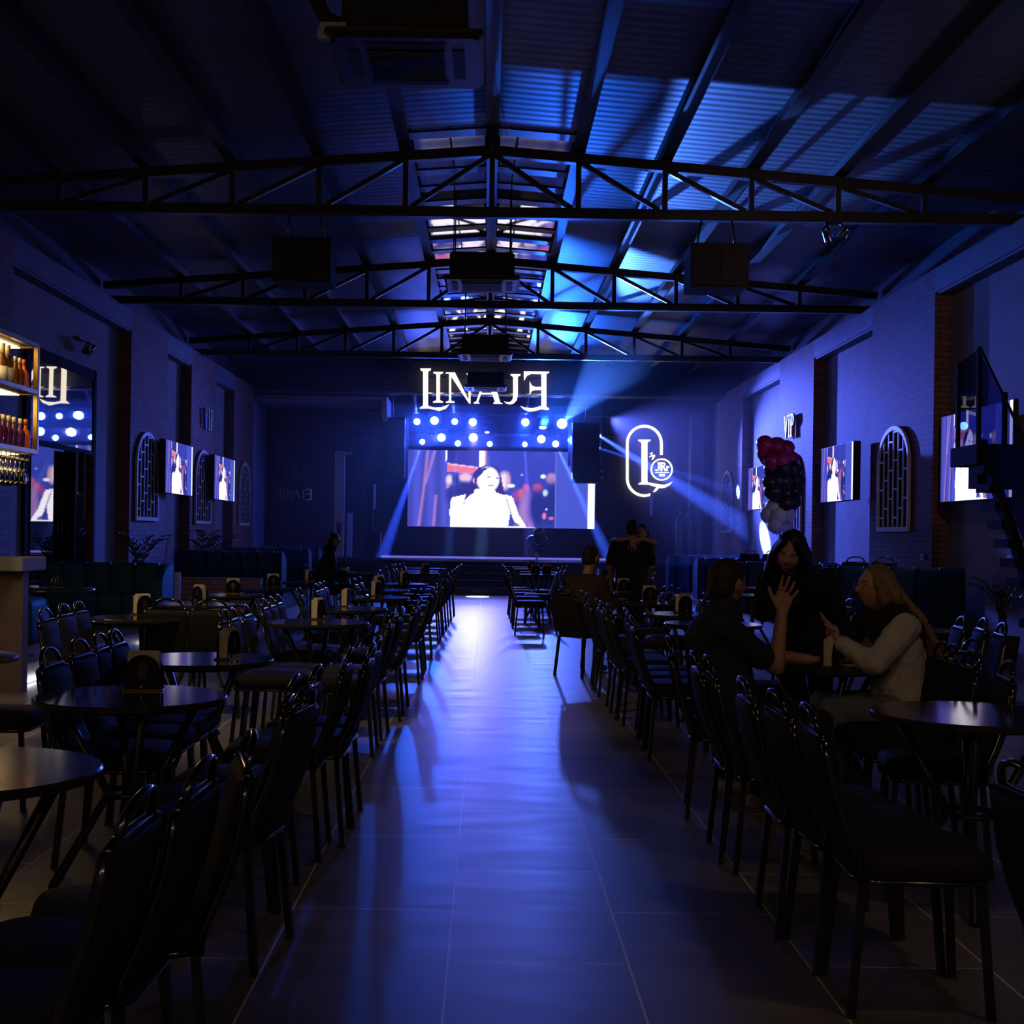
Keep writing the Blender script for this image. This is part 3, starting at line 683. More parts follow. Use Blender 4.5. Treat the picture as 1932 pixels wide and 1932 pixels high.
def holder(x, y, z, rz, label, group='napkin holders on the tables'):
    if not HD_USED[0]:
        HD_USED[0] = True; HD.location = (x, y, z); HD.rotation_euler = (0, 0, rz); return tag(HD, label, 'napkin holder', group)
    return dup(HD, (x, y, z), rz, label, group)

# ---- tables : pixel of the disc centre (height .75) -> place
def tpos(px, py):
    D = depth_on(px, py, .75); return P(px, py, D)
AISLE_L = 'aisle-side row left of the aisle'
LT = [(-75, 1450, 0), (248, 1312, 0), (377, 1242.5, 0), (600, 1173, 0), (650, 1147.5, 0), (704, 1126.5, 0), (712, 1113, 0), (754, 1101, 0), (788, 1081, 0), (787, 1077, 0), (804, 1072, 0)]
for i, (px, py, _) in enumerate(LT, 1):
    p = tpos(px, py)
    lab = {1: 'round dark table cut off by the left edge of the photo, nearest on the left', 2: 'round dark table with a black arched napkin holder, second nearest on the left'}.get(i, 'round dark cafe table, %s from the camera in the row left of the aisle' % ORD[i])
    table(p.x, p.y, lab, .2 + .5*i)
for i, (px, py) in enumerate([(270, 1164), (378, 1139), (430, 1122), (500, 1110), (583, 1098.5), (672, 1081.5)], 1):
    p = tpos(px, py)
    table(p.x, p.y, 'round dark table, %s from the camera in the outer row nearest the left wall' % ORD[i], .4 + .7*i); Z0[0] = 0
for i, (px, py) in enumerate([(1833, 1345), (1557, 1251.5), (1345, 1176), (1297, 1158), (1233, 1136.5), (1176, 1118.5), (1160, 1106)], 1):
    p = tpos(px, py)
    lab = {1: 'large looking round table shining blue at the right edge, nearest on the right', 2: 'round dark table where the man in navy and the blonde woman sit'}.get(i, 'round dark cafe table, %s from the camera in the row right of the aisle' % ORD[i])
    table(p.x, p.y, lab, .1 + .4*i)
for i, (px, py) in enumerate([(1023, 1083.5), (1020, 1078.5), (1006, 1073.5), (1000, 1070)], 1):
    p = tpos(px, py); table(p.x, p.y, 'round dark table by the stage steps, %s of four from the front' % ORD[i], .3*i)
for i, (px, py) in enumerate([(1705, 1187), (1630, 1160.5), (1420, 1122), (1388, 1108)], 1):
    p = tpos(px, py); table(p.x, p.y, 'round dark cafe table, %s from the camera in the outer row by the right sofas' % ORD[i], .3 + .6*i)
bt = thing('side_table', 'small beige topped round table at the far left edge', 'table', (*P(-92, 1237, 6.9).xy, 0))
MB().lathe([(0, .72), (.335, .72), (.335, .75), (0, .75)], 40).obj('tabletop', M['beige'], bt, bevel=.003)
MB().lathe([(.03, .03), (.03, .72)], 14).obj('column', M['leg'], bt); MB().lathe([(0, 0), (.22, 0), (.21, .02), (.03, .04), (0, .04)], 28).obj('base', M['leg'], bt)

# ---- napkin holders (base pixel, facing)
HOLD = [(272, 1302, .02, 'black arched napkin holder facing the camera on the second nearest left table'),
 (431, 1243, 1.35, 'napkin holder seen edge-on on the third left table, white napkins on end'),
 (268, 1159, .95, 'napkin holder turned sideways on the near table of the outer left row'),
 (599, 1168, 1.3, 'napkin holder seen edge-on on the fourth table left of the aisle'),
 (652, 1144, 1.45, 'napkin holder seen edge-on on the fifth table left of the aisle'),
 (709, 1124, 1.2, 'napkin holder with a bright brass glint on the sixth table left of the aisle'),
 (714, 1111, 1.0, 'napkin holder on the seventh table left of the aisle'),
 (763, 1100, .9, 'napkin holder on the eighth table left of the aisle'),
 (802, 1081, .8, 'napkin holder on the far left table before the stage steps'),
 (377, 1136, -.7, 'napkin holder with brass clip on the second table of the outer left row'),
 (440, 1120, .1, 'napkin holder facing the camera on the third table of the outer left row'),
 (515, 1108, .35, 'brightly lit napkin holder on the fourth table of the outer left row'),
 (583, 1097, 1.2, 'napkin holder edge-on before the seated person on the left'),
 (1570, 1259, .95, 'napkin holder with white napkins between the man and the blonde woman'),
 (1352, 1175, .3, 'napkin holder beside the navy shoulder of the seated man'),
 (1289, 1155.5, .5, 'napkin holder showing its cream napkins, fourth table right of the aisle'),
 (1225, 1134.5, .1, 'napkin holder facing the camera on the fifth table right of the aisle'),
 (1176, 1116.5, .1, 'napkin holder on the sixth table right of the aisle, behind the tray of glasses'),
 (1010, 1083, .1, 'left one of two dark napkin holders on the first table by the steps'),
 (1031, 1083, .1, 'right one of two dark napkin holders on the first table by the steps'),
 (1003, 1073, .1, 'dark napkin holder on the third table by the steps')]
for px, py, rz, lab in HOLD:
    p = P(px, py, depth_on(px, py, .75 if (px, py) != (583, 1097) else .75)); holder(p.x, p.y, .75, rz, lab)

# ---- chairs: handle pixel -> place (handle .89 high)
def cpos(px, py, z=.893):
    D = depth_on(px, py, z); return P(px, py, D)
def row(pixels, face, label, group, jit=.05, z0=0):
    Z0[0] = z0
    for i, q in enumerate(pixels, 1):
        px, py = q[0], q[1]; rot = q[2] if len(q) > 2 else random.uniform(-jit, jit)
        p = cpos(px, py, .893+z0); a = face + rot
        chair(p.x + .315*math.cos(a), p.y + .315*math.sin(a), a, label % ORD[i] if '%s' in label else label, group)
    Z0[0] = 0
row([(265, 1499), (383, 1439), (470, 1388, .25), (576, 1302, -.15), (555, 1280), (597, 1261), (659, 1228), (701, 1219), (712, 1206), (740, 1160), (756, 1149), (785, 1136), (791, 1130), (816, 1111), (822, 1104), (833, 1094), (845, 1084), (851, 1079), (856, 1075), (860, 1072), (864, 1069), (869, 1065.5)], PI,
    'black padded banquet chair, %s from the camera along the left edge of the aisle', 'banquet chairs along the left edge of the aisle')
row([(1925, 1447), (1525, 1335), (1463, 1308), (1403, 1284), (1337, 1242), (1311, 1234), (1263, 1205, -.14), (1193, 1166), (1187, 1158), (1181, 1151), (1149, 1142), (1136, 1138), (1128, 1133), (1108, 1122), (1099, 1117), (1082, 1104)], 0,
    'black padded banquet chair, %s from the camera along the right edge of the aisle', 'banquet chairs along the right edge of the aisle')
row([(960, 1079), (956, 1074.5), (953.5, 1070.5), (951, 1067.5), (949, 1065)], 0, 'black chair by the stage steps right of the aisle, %s of five from the front', 'banquet chairs by the stage steps')
row([(93, 1226), (149, 1210), (189, 1199), (217, 1192), (422, 1153), (438, 1150), (463, 1144), (497, 1132), (511, 1128), (524, 1124), (567, 1111), (597, 1103.5), (604.5, 1101), (612, 1098), (670, 1093), (680, 1090), (718, 1077), (730, 1070.5), (741, 1067), (747, 1066), (755, 1065), (763, 1062.5)], 0,
    'black banquet chair, %s from the camera on the wall side of the left tables', 'banquet chairs on the wall side of the left tables')
row([(85, 1150), (120, 1142), (148, 1137)], 0, 'black banquet chair before the dark sofa by the bar, %s of three from the left', 'three chairs before the left sofa')
row([(317, 1132), (400, 1134)], PI/2, 'banquet chair turning its back before the outer left tables, %s of two from the left', 'chairs with their backs to the camera')
row([(1814, 1166), (1855, 1169), (1891, 1178)], PI-.15, 'black banquet chair at the right edge under the stair, %s of three from the left', 'three chairs under the stair')
row([(1902, 1252), (1831, 1232), (1795, 1221), (1776, 1216)], PI-.12, 'black banquet chair behind the blonde woman, %s from the right', 'chairs behind the blonde woman')
row([(1552, 1171), (1603, 1132), (1573, 1128)], PI, 'black banquet chair between the standing woman and the blonde woman, %s from the front', 'chairs seen between the two women')
row([(1337, 1122), (1326, 1120), (1279, 1111.5), (1265, 1106), (1252, 1107.5), (1234, 1082)], PI, 'black banquet chair on the sofa side of the right tables, %s from the front', 'chairs on the sofa side of the right tables')
row([(1052, 1073), (1060, 1069.5), (1068, 1068.5)], PI, 'black banquet chair past the tables by the stage steps, %s of three from the front', 'chairs beyond the tables by the steps')
# seat for the blonde woman, and the small dark chairs half hidden below the near tables
Z0[0] = 0
chair(2.25, 6.95, PI, 'black banquet chair the blonde woman sits on', 'chairs with people on them')
chair(1.0, 13.45, .72, 'black banquet chair the man in brown sits on before the stage', 'chairs with people on them')
chair(-2.66, 21.68, .22, 'black banquet chair under the person in the dark hooded jacket', 'chairs with people on them')
chair(-2.5, 6.8, 0, 'black banquet chair at the left edge with its grey-lit seat showing', 'chairs tucked under tables')
for k, (x, y) in enumerate(((4.75, 17.3), (5.15, 17.4), (4.9, 24.9), (5.35, 25.0)), 1):
    Z0[0] = .30
    chair(x, y, PI/2, 'banquet chair with its handle above the right sofas, %s of four from the camera' % ORD[k], 'chairs behind the right sofas')
Z0[0] = 0

# ---- tufted booths
def booth(name_label, x0, x1, y, zb, zt, face, zseat=.42, open_side=1, arm=True):
    """channel-tufted booth; face=-1 looks to the camera, +1 away from it"""
    t = thing('booth_sofa', name_label, 'sofa', ((x0+x1)/2, y, zb), 0, 'teal velvet booths')
    w = x1-x0; n = max(3, round(w/.30)); cw = w/n; H_ = zt-zb
    bk = MB()
    for i in range(n):
        cx = -w/2 + (i+.5)*cw; rings = []
        last = (i == n-1 and open_side > 0) or (i == 0 and open_side < 0)
        for z, k in ((0, .96), (.05, 1), (H_*.6, 1), (H_-.12, 1), (H_-.05, .93), (H_-.015, .78), (H_, .5)):
            hw = cw*.5*(.985); hd = .13*k
            rings.append([(cx+px*(1 if z < H_-.1 else .97), py, z) for px, py in rrect(2*hw, 2*hd, min(.06, hw*.6), 4)])
        bk.loft(rings)
    bk.obj('backrest', M['velvet'], t)
    st_ = MB(); d0, d1 = (.12, .72)
    for i in range(n):
        a, b = -w/2+i*cw+.004, -w/2+(i+1)*cw-.004
        ya, yb = (face*d0, face*d1); ya, yb = min(ya, yb), max(ya, yb)
        rings = [[(( a+b)/2+px, (ya+yb)/2+py, z) for px, py in rrect((b-a)*k, (yb-ya)*k, .04, 4)] for z, k in ((.0, .97), (zseat-.06, 1), (zseat-.02, .97), (zseat, .85))]
        st_.loft(rings)
    st_.obj('seat', M['velvet'], t)
    if arm:     # rounded end panel with two ribs
        ex = (w/2 if open_side > 0 else -w/2)
        for k in range(2):
            xx = ex + open_side*(.05+.07*k); prof = [(-.30, 0), (-.30, H_-.22), (-.27, H_-.10), (-.2, H_-.02), (-.08, H_)] 
            pts = [(face*-.13, 0), (face*-.13, H_-.02)] + [(face*(-.13+.62*math.sin(a)), H_-.24+.24*math.cos(a)) for a in np.linspace(0, PI/2, 9)] + [(face*.49, 0)]
            m = MB(); m.prism(pts, -.035, .035, Matrix.Translation((xx, 0, 0)) @ Matrix.Rotation(PI/2, 4, 'Z'))
            m.obj('end_panel', M['velvet'], t, bevel=.015)
    return t
booth('long dark teal channel-tufted sofa on the left platform by the bar, facing the camera', -5.95, -4.36, 17.6, .18, .98, -1)
booth('teal tufted sofa on the left platform before the far left wall, bright right end', -5.95, -4.05, 25.2, .18, 1.05, 1)
booth('teal tufted sofa behind the seated person on the left', -5.6, -3.95, 28.2, .18, 1.08, 1)
booth('small teal tufted sofa end nearest the stage on the left', -5.2, -4.0, 30.3, .18, 1.1, 1)
booth('nearest and widest teal tufted sofa on the right, behind the blonde woman', 4.36, 5.93, 16.4, .18, 1.09, 1, open_side=-1)
booth('teal tufted sofa on the right behind the standing woman, second from the camera', 4.36, 5.9, 19.6, .18, 1.05, 1, open_side=-1)
booth('teal tufted sofa on the right, third from the camera, by the seated man', 4.36, 5.9, 22.2, .18, 1.03, 1, open_side=-1)
booth('teal tufted sofa on the right, fourth from the camera', 4.36, 5.9, 26.4, .18, 1.02, 1, open_side=-1)
booth('teal tufted sofa on the right nearest the stage, by the hugging pair', 4.3, 5.9, 30.1, .18, 1.02, 1, open_side=-1)
# glitter panel, half wall, low booth table
p = P(327, 1108, 18.2)
tag(MB().box(p.x-.09, p.x+.09, p.y, p.y+.06, .18, .84).obj('glitter_panel', M['sparkle']), 'glittering blue panel at the end of the left sofa', 'panel')
tag(MB().box(-4.75, -3.35, 19.6, 19.75, .18, .72).obj('half_wall', M['brick']), 'low brick half wall on the left platform behind the outer tables', 'half wall', kind='structure')
bt = thing('booth_table', 'low dark table in front of the left sofa with a brass napkin holder', 'table', (-5.2, 15.4, .18))
MB().lathe([(0, .51), (.62, .51), (.625, .52), (.62, .55), (0, .55)], 40).obj('tabletop', M['table'], bt)
MB().lathe([(0, 0), (.25, 0), (.24, .02), (.05, .04), (.05, .51), (0, .51)], 24).obj('pedestal', M['leg'], bt)
hp = P(107, 1115.5, 15.3)
bh = thing('napkin_holder', 'open brass napkin holder with two wire hoops on the low sofa table', 'napkin holder', (hp.x, hp.y, .73), .9)
MB().box(-.07, .07, -.05, .05, 0, .012).obj('base', M['gold'], bh)
for yy in (-.035, .035): MB().tube([(.05*math.cos(a), yy, .012+.12*math.sin(a)**.5) for a in np.linspace(0, PI, 13)], .006, 6).obj('hoop', M['gold'], bh)
sf = thing('pouf', 'blue lit upholstered seat edge beside the bar counter', 'seat', (-5.2, 14.3, .18))
MB().loft([[(x*k, y*k, z) for x, y in rrect(.75, .7, .1)] for k, z in ((.96, 0), (1, .05), (1, .40), (.96, .46), (.8, .49))]).obj('cushion', M['velvet'], sf)

# ---- bar counter and hanging gold shelf
br = thing('bar_counter', 'bar counter end with a pinkish stone panel at the left edge', 'bar', (-5.0, 11.3, 0))
MB().box(-1.0, 1.03, 0, .14, 0, 1.05).obj('counter_body', M['concrete'], br)
MB().box(-1.0, 1.06, -.1, .5, 1.05, 1.17).obj('counter_top', M['fascia2'], br, bevel=.006, seg=1)
sh = thing('bar_shelf', 'hanging gold framed bar shelf glowing warm at the left edge', 'shelf', (-3.8, 8.0, 0))
ZL = (2.02, 2.49, 2.86); fm = MB()
X0, X1, Y1 = -.42, .22, 2.45
for x in (X0, X1): fm.box(x-.02, x+.02, Y1-.04, Y1, ZL[0], ZL[2])
for x in (X0, X1): fm.box(x-.02, x+.02, 0, .04, ZL[0], ZL[2])
for z in ZL:
    for x in (X0, X1): fm.box(x-.02, x+.02, .02, Y1-.02, z-.02, z+.02)
    fm.box(X0, X1, Y1-.04, Y1, z-.02, z+.02)
fm.obj('frame', M['gold'], sh, bevel=.004, seg=1)
for z in ZL[:2]: MB().box(X0+.02, X1-.03, .02, Y1-.02, z-.012, z+.012).obj('shelf_board', M['matte_black'], sh)
MB().box(X0+.02, X1-.02, .02, Y1-.02, ZL[2]-.01, ZL[2]+.015).obj('top_board', M['black_back'], sh)
for z in ZL: MB().box(X0+.06, X1-.12, 1.0, Y1-.06, z-.026, z-.018).obj('led_strip', E['led_gold'], sh)
for x in (X0+.05, X0+.12): MB().tube([(x, Y1-.1, ZL[2]), (x, Y1-.1, zc(4)+.1)], .012, 8).obj('hanger_rod', M['steel'], sh)
rk = MB()
for k in range(9):
    y = 1.55+.1*k; rk.tube([(X0+.05, y, 1.95), (X1-.02, y, 1.95), (X1-.02, y, 2.0)], .006, 6)
rk.obj('glass_rack', M['chrome'], sh)
def bottle(kind, loc, label, group, s=1.0):
    t = thing('bottle', label, 'bottle', loc, 0, group)
    if kind == 'big':
        MB().lathe([(0, 0), (.04, .002), (.042, .02), (.042, .17), (.036, .2), (.016, .235), (.0145, .25)], 20).obj('body', M['amber'], t)
        MB().lathe([(.0428, .04), (.0428, .145)], 20).obj('label', M['label'], t)
        MB().lathe([(0, .245), (.0195, .245), (.0195, .32), (0, .322)], 16).obj('cap', M['cap'], t)
    else:
        m = dict(amber='amber', purple='purple', orange='orange')[kind]
        MB().lathe([(0, 0), (.036, .002), (.038, .015), (.038, .13), (.03, .155), (.014, .175), (.013, .215)], 18).obj('body', M[m], t)
        MB().lathe([(0, .205), (.016, .205), (.016, .25), (0, .252)], 14).obj('cap', M['cap' if kind != 'orange' else 'orange'], t)
    return t
def shelf_pt(px, py, x=-3.66): D = x*F/uv(px, py)[0]; return D
for k, (px, kind, lab) in enumerate([(4, 'big', 'tall amber bottle with pale label, left one on the top bar shelf'), (14, 'big', 'tall amber bottle with pale label, right one on the top bar shelf'),
    (29, 'amber', 'smaller amber bottle on the top bar shelf, first after the labelled pair'), (37, 'amber', 'smaller amber bottle on the top bar shelf, second after the labelled pair'), (45, 'orange', 'bright orange bottle at the end of the top bar shelf')]):
    x = -3.70 if k < 2 else -3.68
    bottle(kind, (x, x*F/uv(px, 730)[0], 2.502), lab, 'bottles on the top bar shelf')
for k, px in enumerate((-3, 6, 16, 26, 38)):
    bottle('purple', (-3.69, -3.69*F/uv(px, 820)[0], 2.032), 'dark purple bottle on the lower bar shelf, %s from the left' % ORD[k+1], 'purple bottles on the lower bar shelf')
bottle('orange', (-3.67, -3.67*F/uv(48, 830)[0], 2.032), 'orange bottle at the end of the lower bar shelf', 'purple bottles on the lower bar shelf')
gl = None
for k in range(9):
    for r_ in range(2):
        loc = (-3.64-.13*r_, 9.55+.1*k, 0)
        lab = 'stemmed glass hanging under the bar shelf, %s row, %s from the end' % (('front', 'back')[r_], ORD[9-k])
        if gl is None:
            gl = thing('wine_glass', lab, 'glass', loc, 0, 'glasses hanging under the bar shelf')
            MB().lathe([(.03, 1.965), (.03, 1.96), (.004, 1.95), (.0035, 1.89), (.02, 1.87), (.034, 1.83), (.036, 1.79), (.031, 1.75), (.0295, 1.75), (.034, 1.79), (.032, 1.83), (.018, 1.866), (.001, 1.875)], 16).obj('glass_body', M['clear'], gl)
        else: dup(gl, loc, 0, lab)

# ---- ceiling air-conditioning cassettes
def cassette(x, y, z, label, w=.96):
    t = thing('ceiling_air_conditioner', label, 'air conditioner', (x, y, z), 0, 'ceiling air-conditioning cassettes')
    MB().box(-.41, .41, -.41, .41, .05, .36).obj('body', M['ac_body'], t, bevel=.02)
    h = w/2
    MB().loft([[(px, py, q) for px, py in rrect(2*h*k, 2*h*k, .05, 4)] for q, k in ((.055, 1), (.03, 1), (.0, .93))], smooth=False).obj('panel', M['grey_ac'], t)
    gr = MB().box(-.26, .26, -.26, .26, -.008, .002)
    for i in range(13): gr.box(-.25, .25, -.25+i*.0415, -.235+i*.0415, -.014, -.008)
    gr.obj('intake_grille', M['black_back'], t)
    for k in range(4):
        m = MB().box(-.27, .27, .31, .39, -.006, .004, Matrix.Rotation(k*PI/2, 4, 'Z')); m.obj('air_louver', M['ac_body'], t)
    for sx in (-.36, .36):
        for sy in (-.36, .36): MB().tube([(sx, sy, .36), (sx, sy, 5.95-z)], .008, 6).obj('hanger_rod', M['steel'], t)
    return t
a1 = cassette(-.585, 9.0, 4.62, 'nearest dark ceiling air conditioner, with a torn piece of foil tape on its corner', 1.03)
MB().box(-.55, -.38, -.42, -.40, .02, .12).box(-.56, -.45, -.45, -.40, .0, .07).obj('foil_tape', M['tape'], a1)
MB().tube([(-.4, -.1, .2), (-.55, -.15, .25), (-.66, -.05, .5), (-.7, .1, .9), (-.72, .2, 1.2)], .05, 10).obj('insulated_pipe', M['ac_body'], a1)
cassette(-.11, 17.0, 4.62, 'second ceiling air conditioner from the camera, below the first truss')
cassette(-.08, 23.4, 4.55, 'third ceiling air conditioner from the camera, above the sign')
cassette(-.08, 30.0, 4.72, 'farthest ceiling air conditioner, in front of the letters of the sign')

# ---- hanging subwoofers, wall spots
for x, px, lab in ((-2.15, 0, 'black speaker cabinet hanging under the first truss on the left'), (2.6, 1, 'black speaker cabinet hanging under the first truss on the right')):
    t = thing('hanging_speaker', lab, 'speaker', (x, 15.25, 4.27), 0, 'speakers hanging from the first truss')
    MB().box(-.33, .33, -.28, .28, 0, .5).obj('cabinet', M['speaker'], t, bevel=.012)
    MB().box(-.31, -.01, -.295, -.28, .02, .48).box(.01, .31, -.295, -.28, .02, .48).obj('grille', M['black_back'], t)
    MB().box(-.3, .3, -.03, .03, .5, .53).obj('bracket', M['steel'], t)
    for sx in (-.22, .22): MB().tube([(sx, 0, .52), (sx*.8, 0, .82)], .012, 8).obj('hanger_rod', M['chrome'] if x < 0 else M['steel'], t)
def twin_spot(loc, rz, label, sc=1):
    t = thing('spot_lamp', label, 'spot lamp', loc, rz)
    MB().box(-.1, .1, -.01, .02, -.03, .03).obj('mount', M['steel'], t)
    for s in (-1, 1):
        m = MB(); mt = Matrix.Translation((s*.09*sc, -.12, -.14*sc)) @ Matrix.Rotation(.6*s, 4, 'Y') @ Matrix.Rotation(.5, 4, 'X')
        m.lathe([(0, .09), (.035, .09), (.045, .06), (.06, -.08), (.052, -.08), (.03, 0), (0, .01)], 18, mt); h = m.obj('lamp_head', M['chrome'], t)
        MB().tube([(s*.05, 0, 0), (s*.09*sc, -.12, -.06*sc)], .01, 6).obj('bracket', M['steel'], t)
    return t
twin_spot((-6.17, 19.9, 4.28), PI/2, 'twin spot lamp on the left wall above the glass door')
twin_spot((3.95, 15.25, 5.08), 0, 'twin spot lamp under the first truss on the right', 1.1)

# ---- stage lamps, pipes and speaker arrays
for z, lab in ((4.66, 'upper lighting pipe above the stage'), (4.12, 'lower lighting pipe above the stage')):
    t = thing('lighting_pipe', lab, 'pipe', (0, 35.5, z))
    MB().tube([(-2.6, 0, 0), (3.5, 0, 0)], .03, 8).tube([(-2.6, .18, .0), (3.5, .18, 0)], .03, 8).obj('pipe', M['steel'], t)
    m = MB()
    for k in range(25): m.tube([(-2.6+k*.244, 0 if k % 2 else .18, 0), (-2.6+(k+1)*.244, .18 if k % 2 else 0, 0)], .012, 6)
    m.obj('lacing', M['steel'], t)
    for x in (-2.3, .4, 3.2): MB().tube([(x, .09, 0), (x, .09, 5.7-z)], .012, 6).obj('hanger_rod', M['steel'], t)
LAMPS = [(787, 796, 1, .085), (820, 794, 1, .105), (858, 796, 1, .08), (892, 797, 1, .1), (991, 797, 1, .10), (1024, 801, 2, .1), (1060, 800, 1, .13), (1092, 798, 2, .09),
         (797, 834, 1, .07), (833, 826, 1, .105), (864, 837, 1, .075), (893, 826, 1, .11), (924, 838, 1, .07), (990, 838, 3, .07), (1021, 829, 1, .105), (1048, 838, 1, .085), (1078, 831, 1, .10), (919, 810, 2, .06)]
LP = []
for k, (px, py, kind, r) in enumerate(LAMPS):
    p = P(px, py, 35.3); LP.append(p); up = k < 8
    row_n = ('upper' if up else 'lower') if k != 17 else 'middle'
    n_ = sorted([q for q in range(len(LAMPS)) if (q < 8) == up and (q != 17 and k != 17 or q == k)], key=lambda q: LAMPS[q][0]).index(k) + 1
    lab = 'blue stage lamp in the %s row over the screen, %s from the left' % (row_n, ORD[n_]) if k != 17 else 'tilted stage lamp between the two lamp rows over the screen'
    t = thing('stage_light', lab, 'stage light', tuple(p), 0, 'moving stage lights over the screen')
    R = Matrix.Rotation({1: 0, 2: 1.15, 3: .15}[kind], 4, 'X')
    MB().lathe([(0, -.14), (.07, -.135), (.1, -.05), (r+.03, .06), (r+.035, .1), (r+.01, .1), (r+.005, .07)], 20, R @ Matrix.Rotation(PI/2, 4, 'X')).obj('head', M['speaker'], t)
    MB().lathe([(0, .082), (r, .082), (r, .088), (0, .092)], 20, R @ Matrix.Rotation(PI/2, 4, 'X')).obj('lens', E['lamp'] if kind == 1 else E['lamp_dim'], t)
    zt = (4.66 if up else 4.12) - p.z
    y = MB(); w = r + .055
    y.box(-w-.02, -w, -.03, .03, -.02, max(.17, zt-.14)); y.box(w, w+.02, -.03, .03, -.02, max(.17, zt-.14)); y.box(-w-.02, w+.02, -.03, .03, max(.17, zt-.16), max(.19, zt-.14)); y.obj('yoke', M['steel'], t)
    MB().box(-.13, .13, -.09, .09, max(.19, zt-.14), max(.25, zt-.02)).obj('base', M['speaker'], t, bevel=.01, seg=1)
    if k in (0, 2, 4, 6, 8, 10, 13, 15): MB().box(.03, .075, -.094, -.09, max(.21, zt-.10), max(.23, zt-.07)).obj('display', E['sign_grey'], t)
def array(x, y, z0, z1, w, n, label):
    t = thing('speaker_array', label, 'speaker', (x, y, z0))
    h = (z1-z0)/n
    for i in range(n): MB().box(-w/2, w/2, -.25, .25, i*h+.005, (i+1)*h-.005).obj('cabinet', M['speaker'], t, bevel=.01, seg=1)
    MB().box(-w/2, w/2, -.1, .1, z1-z0, z1-z0+.05).obj('fly_bar', M['steel'], t)
    MB().tube([(0, 0, z1-z0), (0, 0, 5.75-z0)], .015, 6).obj('chain', M['steel'], t)
a, b = P(1078, 912, 34.4), P(1130, 802, 34.4)
array((a.x+b.x)/2, 34.4, a.z, b.z, b.x-a.x, 2, 'black speaker array hanging in front of the right end of the stage screen')
a, b = P(716, 903, 34.4), P(765, 792, 34.4)
array((a.x+b.x)/2, 34.4, a.z, b.z, b.x-a.x, 2, 'black speaker array hanging left of the stage screen')
for px, lab in ((1134, 'two small round lamps on a bracket right of the right speaker array'), (709, 'two small round lamps on a bracket left of the left speaker array')):
    p = P(px, 895, 34.6); t = thing('twin_lamp', lab, 'lamp', tuple(p))
    MB().box(-.06, .06, 0, .08, -.22, .22).obj('bracket', M['speaker'], t); MB().tube([(0, .04, .2), (0, .04, 1.5)], .012, 6).obj('hanger_rod', M['steel'], t)
    for z in (-.085, .085): MB().lathe([(0, 0), (.06, 0), (.065, .03), (0, .05)], 16, Matrix.Translation((0, 0, z)) @ Matrix.Rotation(PI/2, 4, 'X')).obj('lamp_face', M['chrome'], t)
def floor_box(px0, py0, px1, py1, D, dep, name, label, cat, m, zb=.82):
    a, b = P(px0, py1, D), P(px1, py0, D)
    t = thing(name, label, cat, ((a.x+b.x)/2, D+dep/2, zb)); w = b.x-a.x; h = b.z-zb
    MB().box(-w/2, w/2, -dep/2, dep/2, 0, h).obj('cabinet', m, t, bevel=.015); MB().box(-w/2+.03, w/2-.03, -dep/2-.012, -dep/2, .04, h-.04).obj('grille', M['black_back'], t)
floor_box(690, 1005, 717, 1053, 33.0, .6, 'subwoofer', 'dark subwoofer cabinet on the left corner of the stage', 'speaker', M['speaker'])
floor_box(690, 915, 704, 960, 34.6, .3, 'floor_speaker', 'narrow speaker on the stage left of the left array', 'speaker', M['speaker'])
p0, p1 = P(632, 1045, 35.0), P(649, 852, 35.0)
t = thing('display_column', 'tall pale flat column standing in the left wing of the stage', 'column', ((p0.x+p1.x)/2, 35.0, .82))
MB().box(-.13, .13, -.05, .05, 0, p1.z-.82).obj('panel', M['white_frame'], t); MB().box(-.06, .05, -.055, -.05, .4, .85).obj('dark_inset', M['black_back'], t); MB().box(.13, .3, -.05, .05, p1.z-.9, p1.z-.84, ).obj('top_cap', M['white_frame'], t)
p0, p1 = P(655, 1045, 35.6), P(664, 968, 35.6)
t = thing('narrow_post', 'slim pale post just right of the tall column in the left wing', 'post', ((p0.x+p1.x)/2, 35.6, .82)); MB().box(-.07, .07, -.05, .05, 0, p1.z-.82).obj('post', M['white_frame'], t)
for x, z0, z1, px, lab in ((706, 914, 960, 36.4, 'slim pale vertical strip light on the left wing wall'), (1229, 930, 973, 36.6, 'slim pale vertical strip on the wall below the lit emblem')):
    a, b = P(x-2.5, z1, px), P(x+3, z0, px)
    tag(MB().box(a.x, b.x, px, px+.04, a.z, b.z).obj('wall_strip', M['white_frame']), lab, 'strip')

